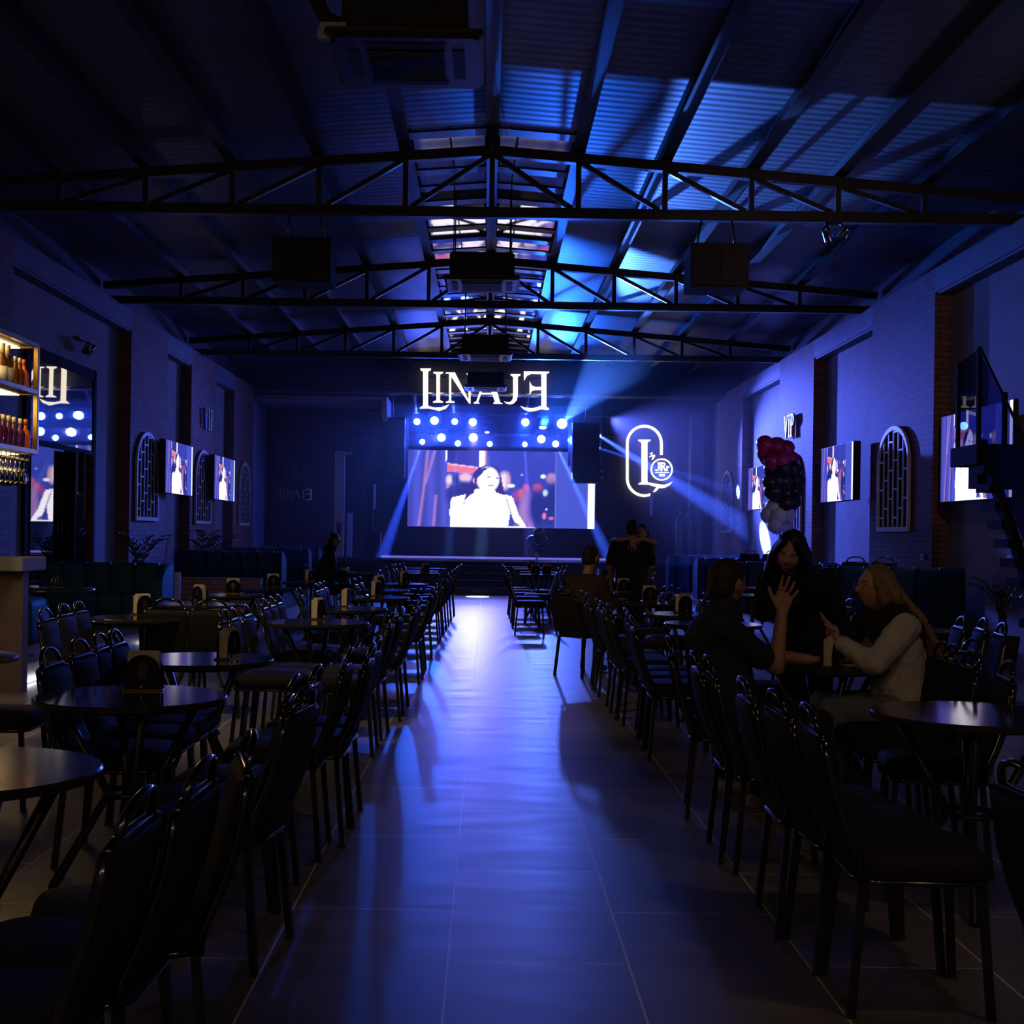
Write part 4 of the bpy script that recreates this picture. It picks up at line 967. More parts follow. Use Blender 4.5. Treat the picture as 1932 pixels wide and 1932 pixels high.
# ---- balloons
def balloon_mesh(r):
    prof = [(0, -r*1.28), (r*.05, -r*1.24), (r*.035, -r*1.17), (r*.2, -r*1.09), (r*.52, -r*.84), (r*.83, -r*.45), (r*.985, -r*.05), (r*.97, r*.28), (r*.8, r*.62), (r*.48, r*.89), (r*.2, r*.985), (0, r)]
    return MB().lathe(prof, 20)
bc = [(1443, 838, .16, 'r'), (1466, 842, .17, 'r'), (1484, 846, .15, 'r'), (1448, 866, .14, 'r'), (1457, 869, .16, 'r'), (1475, 868, .16, 'r'), (1492, 866, .15, 'r'), (1440, 855, .12, 'r'),
      (1458, 888, .17, 'b'), (1478, 884, .16, 'b'), (1497, 886, .15, 'b'), (1453, 910, .14, 'b'), (1466, 907, .15, 'b'), (1480, 909, .17, 'b'), (1502, 907, .16, 'b'), (1459, 928, .17, 'b'), (1484, 932, .17, 'b'), (1500, 928, .14, 'b'), (1466, 938, .14, 'b'), (1484, 951, .16, 'b'), (1498, 948, .13, 'b'),
      (1461, 958, .17, 'w'), (1448, 971, .14, 'w'), (1470, 974, .17, 'w'), (1487, 972, .14, 'w'), (1481, 990, .15, 'w'), (1462, 992, .14, 'w')]
cnt = {}
for px, py, r, k in bc:
    cnt[k] = cnt.get(k, 0) + 1
    p = P(px, py, 23.7 + random.uniform(-.12, .12)); nmz = dict(r='magenta', b='black', w='white')[k]
    o = balloon_mesh(r).obj('balloon', M[dict(r='red_balloon', b='black_balloon', w='white_balloon')[k]]); o.location = p
    o.rotation_euler = (random.uniform(-.4, .4), random.uniform(-.4, .4), random.uniform(0, 6))
    pos = {'r': 'in the top cluster of the balloon column', 'b': 'in the middle of the balloon column', 'w': 'in the bottom cluster of the balloon column'}[k]
    n_ = sorted([q for q in bc if q[3] == k], key=lambda q: (q[1]//14, q[0])).index((px, py, r, k)) + 1
    tag(o, '%s balloon %s, %s counting from the top left' % (nmz, pos, ORD[n_]), 'balloon', 'balloon column by the right wall')
q = P(1473, 900, 23.75)
t = thing('balloon_stand', 'thin pole on a round foot holding the balloon column', 'stand', (q.x, q.y, .18)); MB().lathe([(0, 0), (.2, 0), (.19, .02), (0, .03)], 24).obj('foot', M['steel'], t); MB().tube([(0, 0, .02), (0, 0, 2.85)], .015, 8).obj('pole', M['steel'], t)
for k, (px, py, r, c) in enumerate([(1017, 1006, .145, 'b'), (1004, 1020, .14, 'b'), (1024, 1021, .14, 'b'), (1008, 1034, .11, 'b'), (1019, 1035, .12, 'b')], 1):
    p = P(px, py, 32.2); o = balloon_mesh(r).obj('balloon', M['black_balloon']); o.location = p
    tag(o, 'dark balloon of the small bunch at the stage front, %s from the top' % ORD[k], 'balloon', 'balloon bunch at the stage front')
p = P(1013, 1050, 32.2); t = thing('balloon_ribbons', 'pale ribbons hanging under the bunch of dark balloons', 'ribbon', (p.x, p.y, p.z-.15))
for k in range(5): MB().tube([(0, 0, 0), (.02*(k-2), 0, .15), (.035*(k-2), 0, .38)], .006, 5).obj('ribbon', M['white_balloon'], t)
t = thing('balloon_weight', 'small dark weight at the stage foot holding the balloon bunch', 'weight', (p.x, p.y, .656)); MB().lathe([(0, 0), (.06, 0), (.05, .1), (0, .11)], 16).obj('weight', M['speaker'], t)

# ---- gas cylinders
for k, (px, top) in enumerate(((1283, 964), (1302, 953), (1319, 968)), 1):
    p = P(px, top, 33.3); t = thing('gas_cylinder', 'tall grey gas cylinder in front of the right stage wall, %s from the left' % ORD[k], 'gas cylinder', (p.x, 33.3, .82), 0, 'gas cylinders on the stage'); h = p.z-.82
    MB().lathe([(0, 0), (.112, 0), (.115, .02), (.115, h-.34), (.1, h-.25), (.06, h-.17), (.032, h-.14), (.032, h-.12), (0, h-.12)], 20).obj('tank', M['cyl'], t)
    MB().lathe([(0, h-.13), (.02, h-.13), (.02, h-.05), (.045, h-.045), (.045, h-.02), (0, h)], 14).obj('valve', M['chrome'], t)
    MB().tube([(0, -.02, h-.07), (0, -.07, h-.07)], .01, 8).obj('outlet', M['chrome'], t)

# ---- stair on the right
stt = thing('glass_stair', 'dark steel stair with a glass balustrade at the right edge', 'stairs', (4.6, 11.6, 0))
xs = -.08
A, B = P(1851, 834, 12.0), P(1936, 1086, 11.0)
o = Vector(stt.location); sl = (B - A)
a_, b_ = A-o, B + sl*.55 - o
MB().tube([(a_.x, a_.y, a_.z), (b_.x, b_.y, b_.z)], .055, 4).obj('stringer', M['stair'], stt)
C0 = P(1808, 878, 12.62) - o
MB().box(a_.x-.06, a_.x+.9, -.0+a_.y-.05, C0.y, a_.z-.2, a_.z-.02).obj('landing', M['stair'], stt)
MB().box(a_.x-.02, a_.x+.9, a_.y+.02, a_.y+.25, a_.z-.42, a_.z-.2).obj('landing_beam', M['stair'], stt)
for i in range(1, 11):
    t_ = i/9.0*1.25
    q = a_.lerp(Vector((B-o)), t_)
    MB().box(q.x-.05, q.x+.08, q.y-.05, q.y+.27, q.z-.135, q.z-.06).obj('tread', M['stair'], stt)
def post(px, ptop, D, zb, name='post'):
    p = P(px, ptop, D) - o; MB().box(p.x-.018, p.x+.018, p.y-.018, p.y+.018, zb, p.z).obj(name, M['stair'], stt); return p
p1 = post(1848, 655, 12.0, a_.z-.05); p2 = post(1809, 684, 12.6, C0.z+.05)
q1 = P(1896, 740, 11.5) - o; MB().box(q1.x-.018, q1.x+.018, q1.y-.018, q1.y+.018, q1.z-.65, q1.z).obj('post', M['stair'], stt)
e1 = P(1940, 838, 10.95) - o; e1.z = p1.z + (q1.z-p1.z)*(e1.y-p1.y)/(q1.y-p1.y)
g1 = MB(); g1.add([p1 + Vector((0, 0, -.02)), e1, e1 + Vector((0, 0, -.9)), Vector((p1.x, p1.y, a_.z+.03))], [(0, 1, 2, 3)])
def slab(q, th, name, m):
    mb = MB(); n = Vector((th, 0, 0)); vs = [v for v in q] + [v+n for v in q]
    mb.add(vs, [(0, 1, 2, 3), (7, 6, 5, 4), (0, 4, 5, 1), (1, 5, 6, 2), (2, 6, 7, 3), (3, 7, 4, 0)]); mb.obj(name, m, stt)
slab([p1 + Vector((0, 0, -.03)), e1, e1 + Vector((0, 0, -.85)), Vector((p1.x, p1.y, a_.z+.04))], .012, 'glass_panel', M['glass'])
slab([p1 + Vector((0, 0, -.01)), p2 + Vector((0, 0, -.01)), Vector((p2.x, p2.y, C0.z+.1)), Vector((p1.x, p1.y, a_.z+.0))], .012, 'glass_panel', M['glass'])
MB().tube([p1, e1], .014, 6).obj('handrail', M['stair'], stt)
zl = a_.z
for yy in (a_.y+.1, C0.y-.1): MB().tube([(a_.x+.85, yy, zl-.1), (1.35, yy, zl-.1)], .03, 6).obj('wall_bracket', M['stair'], stt)

# ---- palms
def palm(x, y, z, h, label, n=9):
    t = thing('potted_palm', label, 'plant', (x, y, z))
    MB().lathe([(0, 0), (.13, 0), (.17, .28), (.15, .28), (.14, .24), (0, .24)], 20).obj('pot', M['pot'], t)
    for k in range(n):
        a = 2*PI*k/n + random.uniform(-.3, .3); L = h*random.uniform(.75, 1.05); out = random.uniform(.12, .36)*h
        sp = [Vector((out*s*s*math.cos(a), out*s*s*math.sin(a), .24 + L*(s - .28*s*s*s))) for s in np.linspace(0, 1, 9)]
        m = MB(); m.tube(sp, [.008-.0007*i for i in range(9)], 5)
        for i in range(2, 9):
            p_ = sp[i]; tg = (sp[i]-sp[i-1]).normalized(); sd = tg.cross(Vector((0, 0, 1))).normalized()
            for s_ in (-1, 1):
                l = .10*h*(1.1-abs(i-5)/7); tip = p_ + sd*s_*l*.8 + tg*l*1.1 - Vector((0, 0, .03*h)); w = tg*.012*h
                m.add([p_-w, p_+w, p_.lerp(tip, .6)+w*.9+Vector((0, 0, .01)), tip, p_.lerp(tip, .6)-w*.9], [(0, 1, 2, 3, 4)])
        m.obj('frond', M['leaf'], t)
q = P(262, 1060, 20.5); palm(q.x, q.y, .18, 1.25, 'palm plant behind the left sofa below the near arched window')
q = P(385, 1040, 26.3); palm(q.x, q.y, .18, 1.35, 'palm plant by the left wall below the middle arched window')
q = P(412, 1040, 27.0); palm(q.x-.1, q.y+.6, .18, 1.25, 'smaller palm plant just right of the left wall palm')
q = P(1905, 1160, 13.2); palm(5.25, 13.4, .18, .85, 'dark palm plant at the right edge under the stair')

# ---- small things on tables
def tumbler(x, y, z, s, label, m='clear', group=None):
    t = thing('drinking_glass', label, 'glass', (x, y, z), 0, group)
    MB().lathe([(0, 0), (.032*s, 0), (.038*s, .11*s), (.035*s, .11*s), (.03*s, .012*s), (0, .012*s)], 18).obj('glass_body', M[m], t); return t
p = P(1145, 1106, 17.7)
t = thing('serving_tray', 'dark serving tray with bottles and a bucket on the table beside the hugging pair', 'tray', (p.x-.02, p.y, .75)); MB().lathe([(0, 0), (.22, 0), (.23, .03), (.222, .03), (.215, .008), (0, .008)], 32).obj('tray_body', M['edge'], t)
t = thing('ice_bucket', 'metal ice bucket on the serving tray', 'bucket', (p.x+.02, p.y+.05, .758)); MB().lathe([(0, 0), (.075, 0), (.095, .2), (.09, .2), (.07, .01), (0, .01)], 24).obj('bucket_body', M['dim_metal'], t)
for s in (-1, 1): MB().tube([(s*.09, -.03, .17), (s*.115, 0, .16), (s*.09, .03, .17)], .005, 6).obj('handle', M['dim_metal'], t)
for dx, dy, lab in ((-.115, .06, 'clear glass bottle left of the ice bucket'), (.12, -.02, 'clear glass bottle right of the ice bucket')):
    t = thing('glass_bottle', lab, 'bottle', (p.x+dx, p.y+dy, .758)); MB().lathe([(0, 0), (.035, 0), (.036, .14), (.03, .17), (.014, .21), (.014, .26), (0, .26)], 18).obj('bottle_body', M['clear'], t)
tumbler(p.x-.13, p.y-.08, .758, 1.1, 'tumbler with a pale amber drink at the left of the serving tray', 'amber')
tumbler(p.x-.03, p.y-.13, .758, .9, 'clear tumbler at the front of the serving tray')
q = P(645, 1080, 21.8)
t = thing('glass_bowl', 'small glass bowl glowing blue on the table by the seated person on the left', 'bowl', (-2.35, 21.75, .75)); MB().lathe([(0, 0), (.05, 0), (.08, .05), (.075, .1), (.07, .1), (.074, .05), (.046, .008), (0, .008)], 20).obj('bowl', M['sparkle'], t)
p = P(1625, 1246, 7.0); t = thing('folded_menu', 'pale folded sheet on the table under the blonde woman\'s sleeve', 'menu', (1.93, 6.98, .7503), .1); MB().box(-.13, .13, -.06, .06, 0, .004).obj('sheet', M['napkin'], t)
for X, Y, Z, rz, lab in ((6.195, 15.6, 1.22, -PI/2, 'wall socket on the right wall below the largest side screen'), (5.985, 18.1, 1.2, -PI/2, 'wall socket on the near brick pier of the right wall')):
    t = thing('wall_socket', lab, 'socket', (X, Y, Z), rz); MB().box(-.06, .06, -.02, 0, -.04, .04).obj('plate', M['white_frame'], t, bevel=.004, seg=1); MB().box(-.02, .02, -.024, -.02, -.02, .02).obj('insert', M['black_back'], t)
# ================================================================== PEOPLE
def ortho(fwd, up=Vector((0, 0, 1))):
    f = Vector(fwd).normalized(); r = f.cross(up).normalized(); u = r.cross(f).normalized()
    return Matrix((( r.x, f.x, u.x), (r.y, f.y, u.y), (r.z, f.z, u.z))).to_4x4()
class BD(MB):
    def cap(s, a, b, ra, rb, n=12):
        a, b = Vector(a), Vector(b); t = (b-a).normalized(); up = Vector((0, 0, 1)) if abs(t.z) < .9 else Vector((1, 0, 0))
        x = t.cross(up).normalized(); y = x.cross(t); rings = []
        for ang in np.linspace(-PI/2, 0, 5)[1:]: rings.append([a + t*ra*math.sin(ang) + (x*math.cos(2*PI*k/n)+y*math.sin(2*PI*k/n))*ra*math.cos(ang) for k in range(n)])
        for ang in np.linspace(0, PI/2, 5)[:-1]: rings.append([b + t*rb*math.sin(ang) + (x*math.cos(2*PI*k/n)+y*math.sin(2*PI*k/n))*rb*math.cos(ang) for k in range(n)])
        return s.loft(rings)
    def limb(s, pts, rs):
        for i in range(len(pts)-1): s.cap(pts[i], pts[i+1], rs[i], rs[i+1])
        return s
    def rings(s, lst, n=20):       # (centre, side vector, front vector): elliptical sections
        return s.loft([[Vector(c) + Vector(a)*math.cos(2*PI*k/n) + Vector(b)*math.sin(2*PI*k/n) for k in range(n)] for c, a, b in lst])
    def head(s, c, fwd, sc=1.0, ears=True, up=Vector((0, 0, 1))):
        m = Matrix.Translation(Vector(c)) @ ortho(fwd, up) @ Matrix.Scale(sc, 4); N, K = 40, 30; rr = []
        g = lambda v, w: math.exp(-(v/w)**2)
        for i in range(1, K):
            th = PI*i/K; ring = []
            for k in range(N):
                ph = 2*PI*k/N; x, y, z = math.sin(th)*math.sin(ph), math.sin(th)*math.cos(ph), -math.cos(th)
                px, py, pz = .074*x, .093*y, .113*z
                if z < -.1:
                    q = min(1, (-z-.1)/.8); px *= 1-.38*q*q
                    if y < 0: py *= 1-.45*q
                    else: py *= 1-.06*q
                if y > 0:
                    py += .030*g(x, .15)*g(z+.16-.0, .13) + .016*g(x, .12)*g(z-.02, .13)
                    py += .007*g(x, .5)*g(z-.27, .12) - .013*g(abs(x)-.40, .15)*g(z-.07, .1)
                    py += .009*g(x, .26)*g(z+.47, .045) + .009*g(x, .24)*g(z+.585, .045) - .005*g(x, .3)*g(z+.53, .025)
                    py += .012*g(x, .25)*g(z+.82, .12) + .006*g(abs(x)-.55, .2)*g(z+.15, .15)
                ring.append((px, py, pz))
            rr.append(ring)
        s.loft(rr, mtx=m)
        if ears:
            for e in (-1, 1): s.ball((e*.076, -.012, -.005), (.010, .022, .032), 10, 8, mtx=m @ Matrix.Rotation(e*.25, 4, 'Z'))
        return m
    def hand(s, wrist, m, tips, knuckles, thumb, r=.0088, palm=.015):
        """wrist point, matrix (columns: across, through, along), finger tips and knuckles in that frame"""
        W = Vector(wrist); T = lambda p: W + m @ Vector(p)
        for k in knuckles: s.cap(T((k[0]*.35, 0, .012)), T(k), .018, palm*.85)
        s.cap(T((-.012, 0, .03)), T((.014, 0, .03)), .019, .019)
        for k, t in zip(knuckles, tips):
            a, b = Vector(k), Vector(t); mid = a.lerp(b, .5) + Vector((0, -.006, 0)); s.limb([T(a), T(mid), T(b)], [r*1.08, r, r*.82])
        s.limb([T((thumb[0]*.25, 0, .03)), T((thumb[0]*.72, -.004, thumb[1]*.62)), T((thumb[0], -.004, thumb[1]))], [.0165, .0115, .009])
        return s
def bake(mb, name, m, parent, voxel=.008, smooth=4, noise=0.0, nscale=8.0, label=None):
    me = bpy.data.meshes.new('raw'); me.from_pydata(mb.v, [], mb.f); me.update()
    bm = bmesh.new(); bm.from_mesh(me); bmesh.ops.recalc_face_normals(bm, faces=bm.faces); bm.to_mesh(me); bm.free()
    o = bpy.data.objects.new('raw', me); COL.objects.link(o)
    r = o.modifiers.new('r', 'REMESH'); r.mode = 'VOXEL'; r.voxel_size = voxel; r.use_smooth_shade = True
    sm = o.modifiers.new('s', 'SMOOTH'); sm.iterations = smooth; sm.factor = .5
    dg = bpy.context.evaluated_depsgraph_get(); dg.update(); ev = o.evaluated_get(dg)
    res = bpy.data.meshes.new_from_object(ev); res.name = name
    bpy.data.objects.remove(o)
    if noise:
        from mathutils import noise as mn
        n = len(res.vertices); co_ = np.empty(n*3, np.float32); res.vertices.foreach_get('co', co_); co_ = co_.reshape(-1, 3)
        no = np.empty(n*3, np.float32); res.vertices.foreach_get('normal', no); no = no.reshape(-1, 3)
        d = np.array([mn.noise(Vector((p[0]*nscale, p[1]*nscale, p[2]*nscale*.7))) + .5*mn.noise(Vector((p[0]*nscale*2.3, p[1]*nscale*2.3, p[2]*nscale*2.1))) for p in co_])
        co_ += no*(d*noise)[:, None]; res.vertices.foreach_set('co', co_.ravel())
    loc = Vector(parent.location) if parent else Vector((0, 0, 0))
    res.transform(Matrix.Translation(-loc)); res.materials.clear(); res.materials.append(m)
    res.polygons.foreach_set('use_smooth', [True]*len(res.polygons)); res.update()
    ob = bpy.data.objects.new(name, res); COL.objects.link(ob); ob.parent = parent
    if label: ob['label'] = label
    return ob
def eyes(t, m, sc=1.0):
    mb = MB(); loc = Vector(t.location)
    for e in (-1, 1): mb.ball((e*.029, .0715, .008), (.011, .006, .007), 12, 8, mtx=Matrix.Translation(-loc) @ m)
    mb.obj('eyes', M['eye'], t)
    br = MB()
    for e in (-1, 1): br.tube([(e*.012, .092, .030), (e*.03, .085, .035), (e*.046, .072, .030)], [.002, .003, .0015], 6, mtx=Matrix.Translation(-loc) @ m)
    br.obj('eyebrows', M['hair_black'], t)
    lp = MB(); lp.tube([(-.02, .0795, -.057), (-.008, .0855, -.056), (.008, .0855, -.056), (.02, .0795, -.057)], [.002, .0035, .0035, .002], 6, mtx=Matrix.Translation(-loc) @ m)
    lp.obj('lips', M['lip'], t)
def V3(*a): return Vector(a)

# --- seated man in navy, right hand raised, on the chair beside the aisle
man = thing('person', 'seated man in dark navy short-sleeved shirt raising an open hand before his face', 'person', (1.24, 6.72, 0))
b = BD()
m_ = b.head((1.235, 6.76, 1.185), (.86, .5, -.08), 1.06)
b.cap((1.215, 6.735, 1.02), (1.228, 6.755, 1.12), .062, .058)
b.rings([((1.25, 6.72, .46), (0, .17, 0), (.14, 0, 0)), ((1.22, 6.72, .7), (0, .17, 0), (.135, 0, 0)), ((1.18, 6.72, .9), (0, .19, 0), (.12, 0, 0)), ((1.19, 6.725, 1.0), (0, .15, 0), (.085, 0, 0)), ((1.2, 6.73, 1.05), (0, .06, 0), (.06, 0, 0))])
sR, eR, wR = V3(1.18, 6.53, .97), V3(1.455, 6.6, .775), V3(1.497, 6.68, 1.035)
sL, eL, wL = V3(1.2, 6.91, .97), V3(1.47, 7.02, .80), V3(1.70, 6.93, .785)
b.limb([sR, eR, wR], [.055, .043, .03]); b.limb([sL, eL, wL], [.055, .043, .03])
b.hand(wR, Matrix(((1, 0, 0), (0, 1, 0), (0, 0, 1))), [(.002, -.01, .196), (.036, -.012, .194), (.062, -.01, .168), (.078, -.004, .120)], [(-.020, 0, .098), (.004, 0, .104), (.027, 0, .096), (.046, 0, .080)], (-.068, .135))
hm_ = Matrix(((0, 0, 1), (1, 0, 0), (0, 1, 0)))
b.hand(wL, hm_, [(-.03, .0, .17), (-.008, .005, .18), (.014, .005, .17), (.034, 0, .145)], [(-.03, .012, .09), (-.01, .014, .095), (.01, .014, .09), (.028, .012, .08)], (-.06, .10))
for y, kx, f in ((6.6, (1.66, 6.56, .50), (1.45, 6.9, .09)), (6.84, (1.66, 6.9, .50), (1.36, 7.36, .09))):
    b.limb([(1.27, y, .50), kx, f], [.085, .062, .045])
bake(b, 'body', M['skin'], man, .0055, 3)
c = BD()
c.rings([((1.25, 6.72, .47), (0, .20, 0), (.165, 0, 0)), ((1.215, 6.72, .62), (0, .205, 0), (.17, 0, 0)), ((1.19, 6.72, .78), (0, .205, 0), (.165, 0, 0)), ((1.165, 6.72, .92), (0, .225, 0), (.15, 0, 0)), ((1.18, 6.725, 1.01), (0, .19, 0), (.11, 0, 0)), ((1.205, 6.735, 1.055), (0, .085, 0), (.08, 0, 0))])
c.limb([sR, sR.lerp(eR, .72)], [.078, .066]); c.limb([sL, sL.lerp(eL, .72)], [.078, .066])
c.cap((1.2, 6.735, 1.05), (1.215, 6.745, 1.085), .074, .07)
bake(c, 'shirt', M['cloth_navy'], man, .009, 3, .006)
c = BD()
c.rings([((1.25, 6.72, .44), (0, .19, 0), (.16, 0, 0)), ((1.25, 6.72, .56), (0, .195, 0), (.16, 0, 0))])
for y, kx, f in ((6.62, (1.66, 6.56, .50), (1.45, 6.9, .12)), (6.82, (1.66, 6.9, .50), (1.36, 7.36, .12))): c.limb([(1.27, y, .51), kx, f], [.105, .08, .065])
bake(c, 'trousers', M['cloth_black'], man, .01, 3, .006)
for f, d in (((1.45, 6.9), (.75, .25)), ((1.36, 7.36), (.75, .2))):
    c = BD(); d = Vector((d[0], d[1], 0)).normalized()
    c.cap((f[0]-.05*d.x, f[1]-.05*d.y, .045), (f[0]+.13*d.x, f[1]+.13*d.y, .035), .042, .034); bake(c, 'shoe', M['shoe'], man, .008, 2)
h = BD(); hmx = m_ @ Matrix.Identity(4)
h.ball((0, -.012, .022), (.079, .096, .103), 24, 16, mtx=hmx); h.ball((0, -.035, -.02), (.073, .07, .07), 20, 12, mtx=hmx)
bake(h, 'hair', M['hair_brown'], man, .007, 2, .003, 40)
eyes(man, m_)

# --- blonde woman, seated, facing left
bw = thing('person', 'seated blonde woman in off-white jacket and black scarf with glasses, facing left', 'person', (2.26, 6.98, 0))
b = BD()
m_ = b.head((2.055, 6.96, 1.168), (-.97, -.2, .03), 1.0)
b.cap((2.13, 6.98, 1.02), (2.08, 6.965, 1.1), .052, .05)
b.rings([((2.2, 6.98, .46), (0, .17, 0), (.12, 0, 0)), ((2.19, 6.98, .7), (0, .14, 0), (.1, 0, 0)), ((2.17, 6.98, .88), (0, .165, 0), (.105, 0, 0)), ((2.15, 6.98, .99), (0, .13, 0), (.07, 0, 0)), ((2.13, 6.98, 1.04), (0, .055, 0), (.055, 0, 0))])
sL, eL, wL = V3(2.16, 6.80, .965), V3(1.985, 6.73, .79), V3(1.83, 6.86, .885)
sR, eR, wR = V3(2.16, 7.15, .965), V3(1.95, 7.16, .79), V3(1.83, 6.98, .895)
b.limb([sL, eL, wL], [.046, .037, .026]); b.limb([sR, eR, wR], [.046, .037, .026])
hx = Matrix(((0, .5, -.85), (1, 0, 0), (0, .85, .5)))
hx = Matrix(((0, .95, -.3), (1, .0, .1), (0, .3, .95)))
b.hand(wL, hx, [(.03, -.03, .10), (.012, -.035, .11), (-.008, -.035, .105), (-.026, -.03, .09)], [(.03, .01, .075), (.011, .014, .08), (-.008, .014, .075), (-.025, .01, .068)], (.05, .07), .0078, .013)
b.hand(wR, hx, [(.03, -.01, .13), (.012, -.012, .145), (-.008, -.012, .14), (-.026, -.01, .12)], [(.03, .01, .075), (.011, .014, .08), (-.008, .014, .075), (-.025, .01, .068)], (-.05, .08), .0078, .013)
for y, kx, f in ((6.88, (1.80, 6.80, .53), (1.90, 6.72, .08)), (7.08, (1.83, 7.12, .53), (1.86, 7.2, .08))): b.limb([(2.2, y, .52), kx, f], [.085, .06, .04])
bake(b, 'body', M['skin2'], bw, .0055, 3)
c = BD()
c.rings([((2.205, 6.98, .49), (0, .205, 0), (.145, 0, 0)), ((2.2, 6.98, .6), (0, .2, 0), (.15, 0, 0)), ((2.19, 6.98, .76), (0, .19, 0), (.14, 0, 0)), ((2.17, 6.98, .9), (0, .205, 0), (.135, 0, 0)), ((2.15, 6.98, .995), (0, .165, 0), (.095, 0, 0)), ((2.135, 6.98, 1.04), (0, .08, 0), (.075, 0, 0))])
c.limb([sL, eL, eL.lerp(wL, .85)], [.082, .066, .045]); c.limb([sR, eR, eR.lerp(wR, .85)], [.082, .066, .045])
bake(c, 'jacket', M['jacket_white'], bw, .008, 3, .010, 12)
c = BD()
c.rings([((2.2, 6.98, .45), (0, .185, 0), (.135, 0, 0)), ((2.2, 6.98, .56), (0, .19, 0), (.135, 0, 0))])
for y, kx, f in ((6.88, (1.80, 6.80, .53), (1.90, 6.72, .12)), (7.08, (1.83, 7.12, .53), (1.86, 7.2, .12))): c.limb([(2.2, y, .52), kx, f], [.105, .078, .055])
bake(c, 'trousers', M['jeans'], bw, .01, 3, .006)
for f in ((1.90, 6.72), (1.86, 7.2)):
    c = BD(); c.cap((f[0]+.04, f[1], .045), (f[0]-.12, f[1], .035), .04, .03); bake(c, 'shoe', M['cloth_black'], bw, .008, 2)
c = BD()
rg = []
for k in range(21):
    a = 2*PI*k/20; rg.append(V3(2.125 + .10*math.cos(a), 6.975 + .12*math.sin(a), 1.035 + .035*math.cos(a)))
c.limb(rg, [.048+.008*math.sin(3*k) for k in range(21)])
c.limb([V3(2.03, 6.9, 1.0), V3(2.02, 6.86, .93), V3(2.05, 6.84, .86)], [.05, .045, .03]); c.limb([V3(2.2, 6.86, 1.03), V3(2.26, 6.84, .98), V3(2.3, 6.87, .9)], [.05, .055, .04]); c.limb([V3(2.02, 7.06, 1.0), V3(1.98, 7.08, .93), V3(1.97, 7.08, .84)], [.05, .05, .035])
bake(c, 'scarf', M['cloth_black'], bw, .009, 2, .010, 18)
hl = Vector(bw.location)
h = BD(); h.ball((0, -.016, .018), (.084, .094, .110), 24, 16, mtx=m_); h.ball((0, -.055, -.03), (.08, .06, .10), 20, 12, mtx=m_)
h.rings([((2.10, 6.965, 1.2), (0, .082, 0), (.05, 0, .02)), ((2.15, 6.955, 1.12), (0, .10, 0), (.05, 0, .03)), ((2.215, 6.945, 1.03), (0, .125, 0), (.045, 0, .03)), ((2.285, 6.94, .95), (0, .135, 0), (.04, 0, .02)), ((2.325, 6.935, .85), (0, .13, 0), (.035, 0, .0)), ((2.335, 6.93, .76), (0, .11, 0), (.025, 0, 0)), ((2.34, 6.93, .69), (0, .06, 0), (.012, 0, 0))])
for k in range(9):
    a = -1 + k/4; h.limb([V3(2.17, 6.95+.10*a, 1.12), V3(2.255, 6.94+.13*a, 1.01), V3(2.335, 6.935+.12*a, .87), V3(2.355, 6.93+.10*a, .72 + random.uniform(-.03, .03))], [.02, .024, .022, .008])
h.limb([m_ @ V3(.035, .03, .092), m_ @ V3(.078, .03, .02), m_ @ V3(.085, -.01, -.07), V3(2.12, 6.86, 1.0)], [.016, .02, .026, .03]); h.limb([m_ @ V3(-.035, .03, .092), m_ @ V3(-.078, .03, .02), m_ @ V3(-.085, -.01, -.07), V3(2.12, 7.08, 1.0)], [.016, .02, .026, .03])
bake(h, 'hair', M['hair_blonde'], bw, .007, 2, .004, 30)
eyes(bw, m_)
g = MB()
for e in (-1, 1):
    g.tube([(e*.031+.021*math.cos(a), .101, .006+.017*math.sin(a)) for a in np.linspace(0, 2*PI, 17)[:-1]], .0016, 6, closed=True, mtx=Matrix.Translation(-hl) @ m_)
    g.tube([(e*.052, .100, .012), (e*.074, .06, .014), (e*.079, .0, .01)], .0016, 6, mtx=Matrix.Translation(-hl) @ m_)
g.tube([(-.010, .102, .01), (.010, .102, .01)], .0016, 6, mtx=Matrix.Translation(-hl) @ m_)
g.obj('glasses', M['chrome'], bw)

# --- young woman standing and leaning over the table
yw = thing('person', 'standing young woman with long black hair in a black hooded top leaning forward', 'person', (2.0, 8.25, 0))
b = BD()
m_ = b.head((1.80, 7.83, 1.335), (-.38, -.85, -.36), 1.06, up=Vector((.22, 0, 1)))
b.cap((1.86, 7.96, 1.21), (1.81, 7.88, 1.28), .05, .047)
b.rings([((2.0, 8.25, .84), (.165, 0, 0), (0, .12, 0)), ((1.97, 8.18, 1.0), (.125, 0, 0), (0, .1, 0)), ((1.91, 8.05, 1.12), (.15, 0, 0), (0, .1, .03)), ((1.87, 7.98, 1.19), (.14, 0, 0), (0, .06, .03)), ((1.86, 7.95, 1.225), (.05, 0, 0), (0, .05, .0))])
sR, eR, wR = V3(1.70, 7.97, 1.175), V3(1.69, 8.06, .97), V3(1.89, 8.17, .99)
sL, eL, wL = V3(2.05, 7.99, 1.175), V3(2.15, 8.08, .97), V3(2.05, 8.18, .99)
b.limb([sR, eR, wR], [.042, .034, .025]); b.limb([sL, eL, wL], [.042, .034, .025])
hd = Matrix(((1, 0, .0), (0, 1, -.4), (0, .4, -1)))
b.hand(wR, hd, [(-.03, .02, .15), (-.01, .03, .16), (.01, .03, .155), (.028, .02, .14)], [(-.028, .0, .08), (-.01, 0, .085), (.009, 0, .08), (.026, 0, .072)], (.055, .09), .0078, .013)
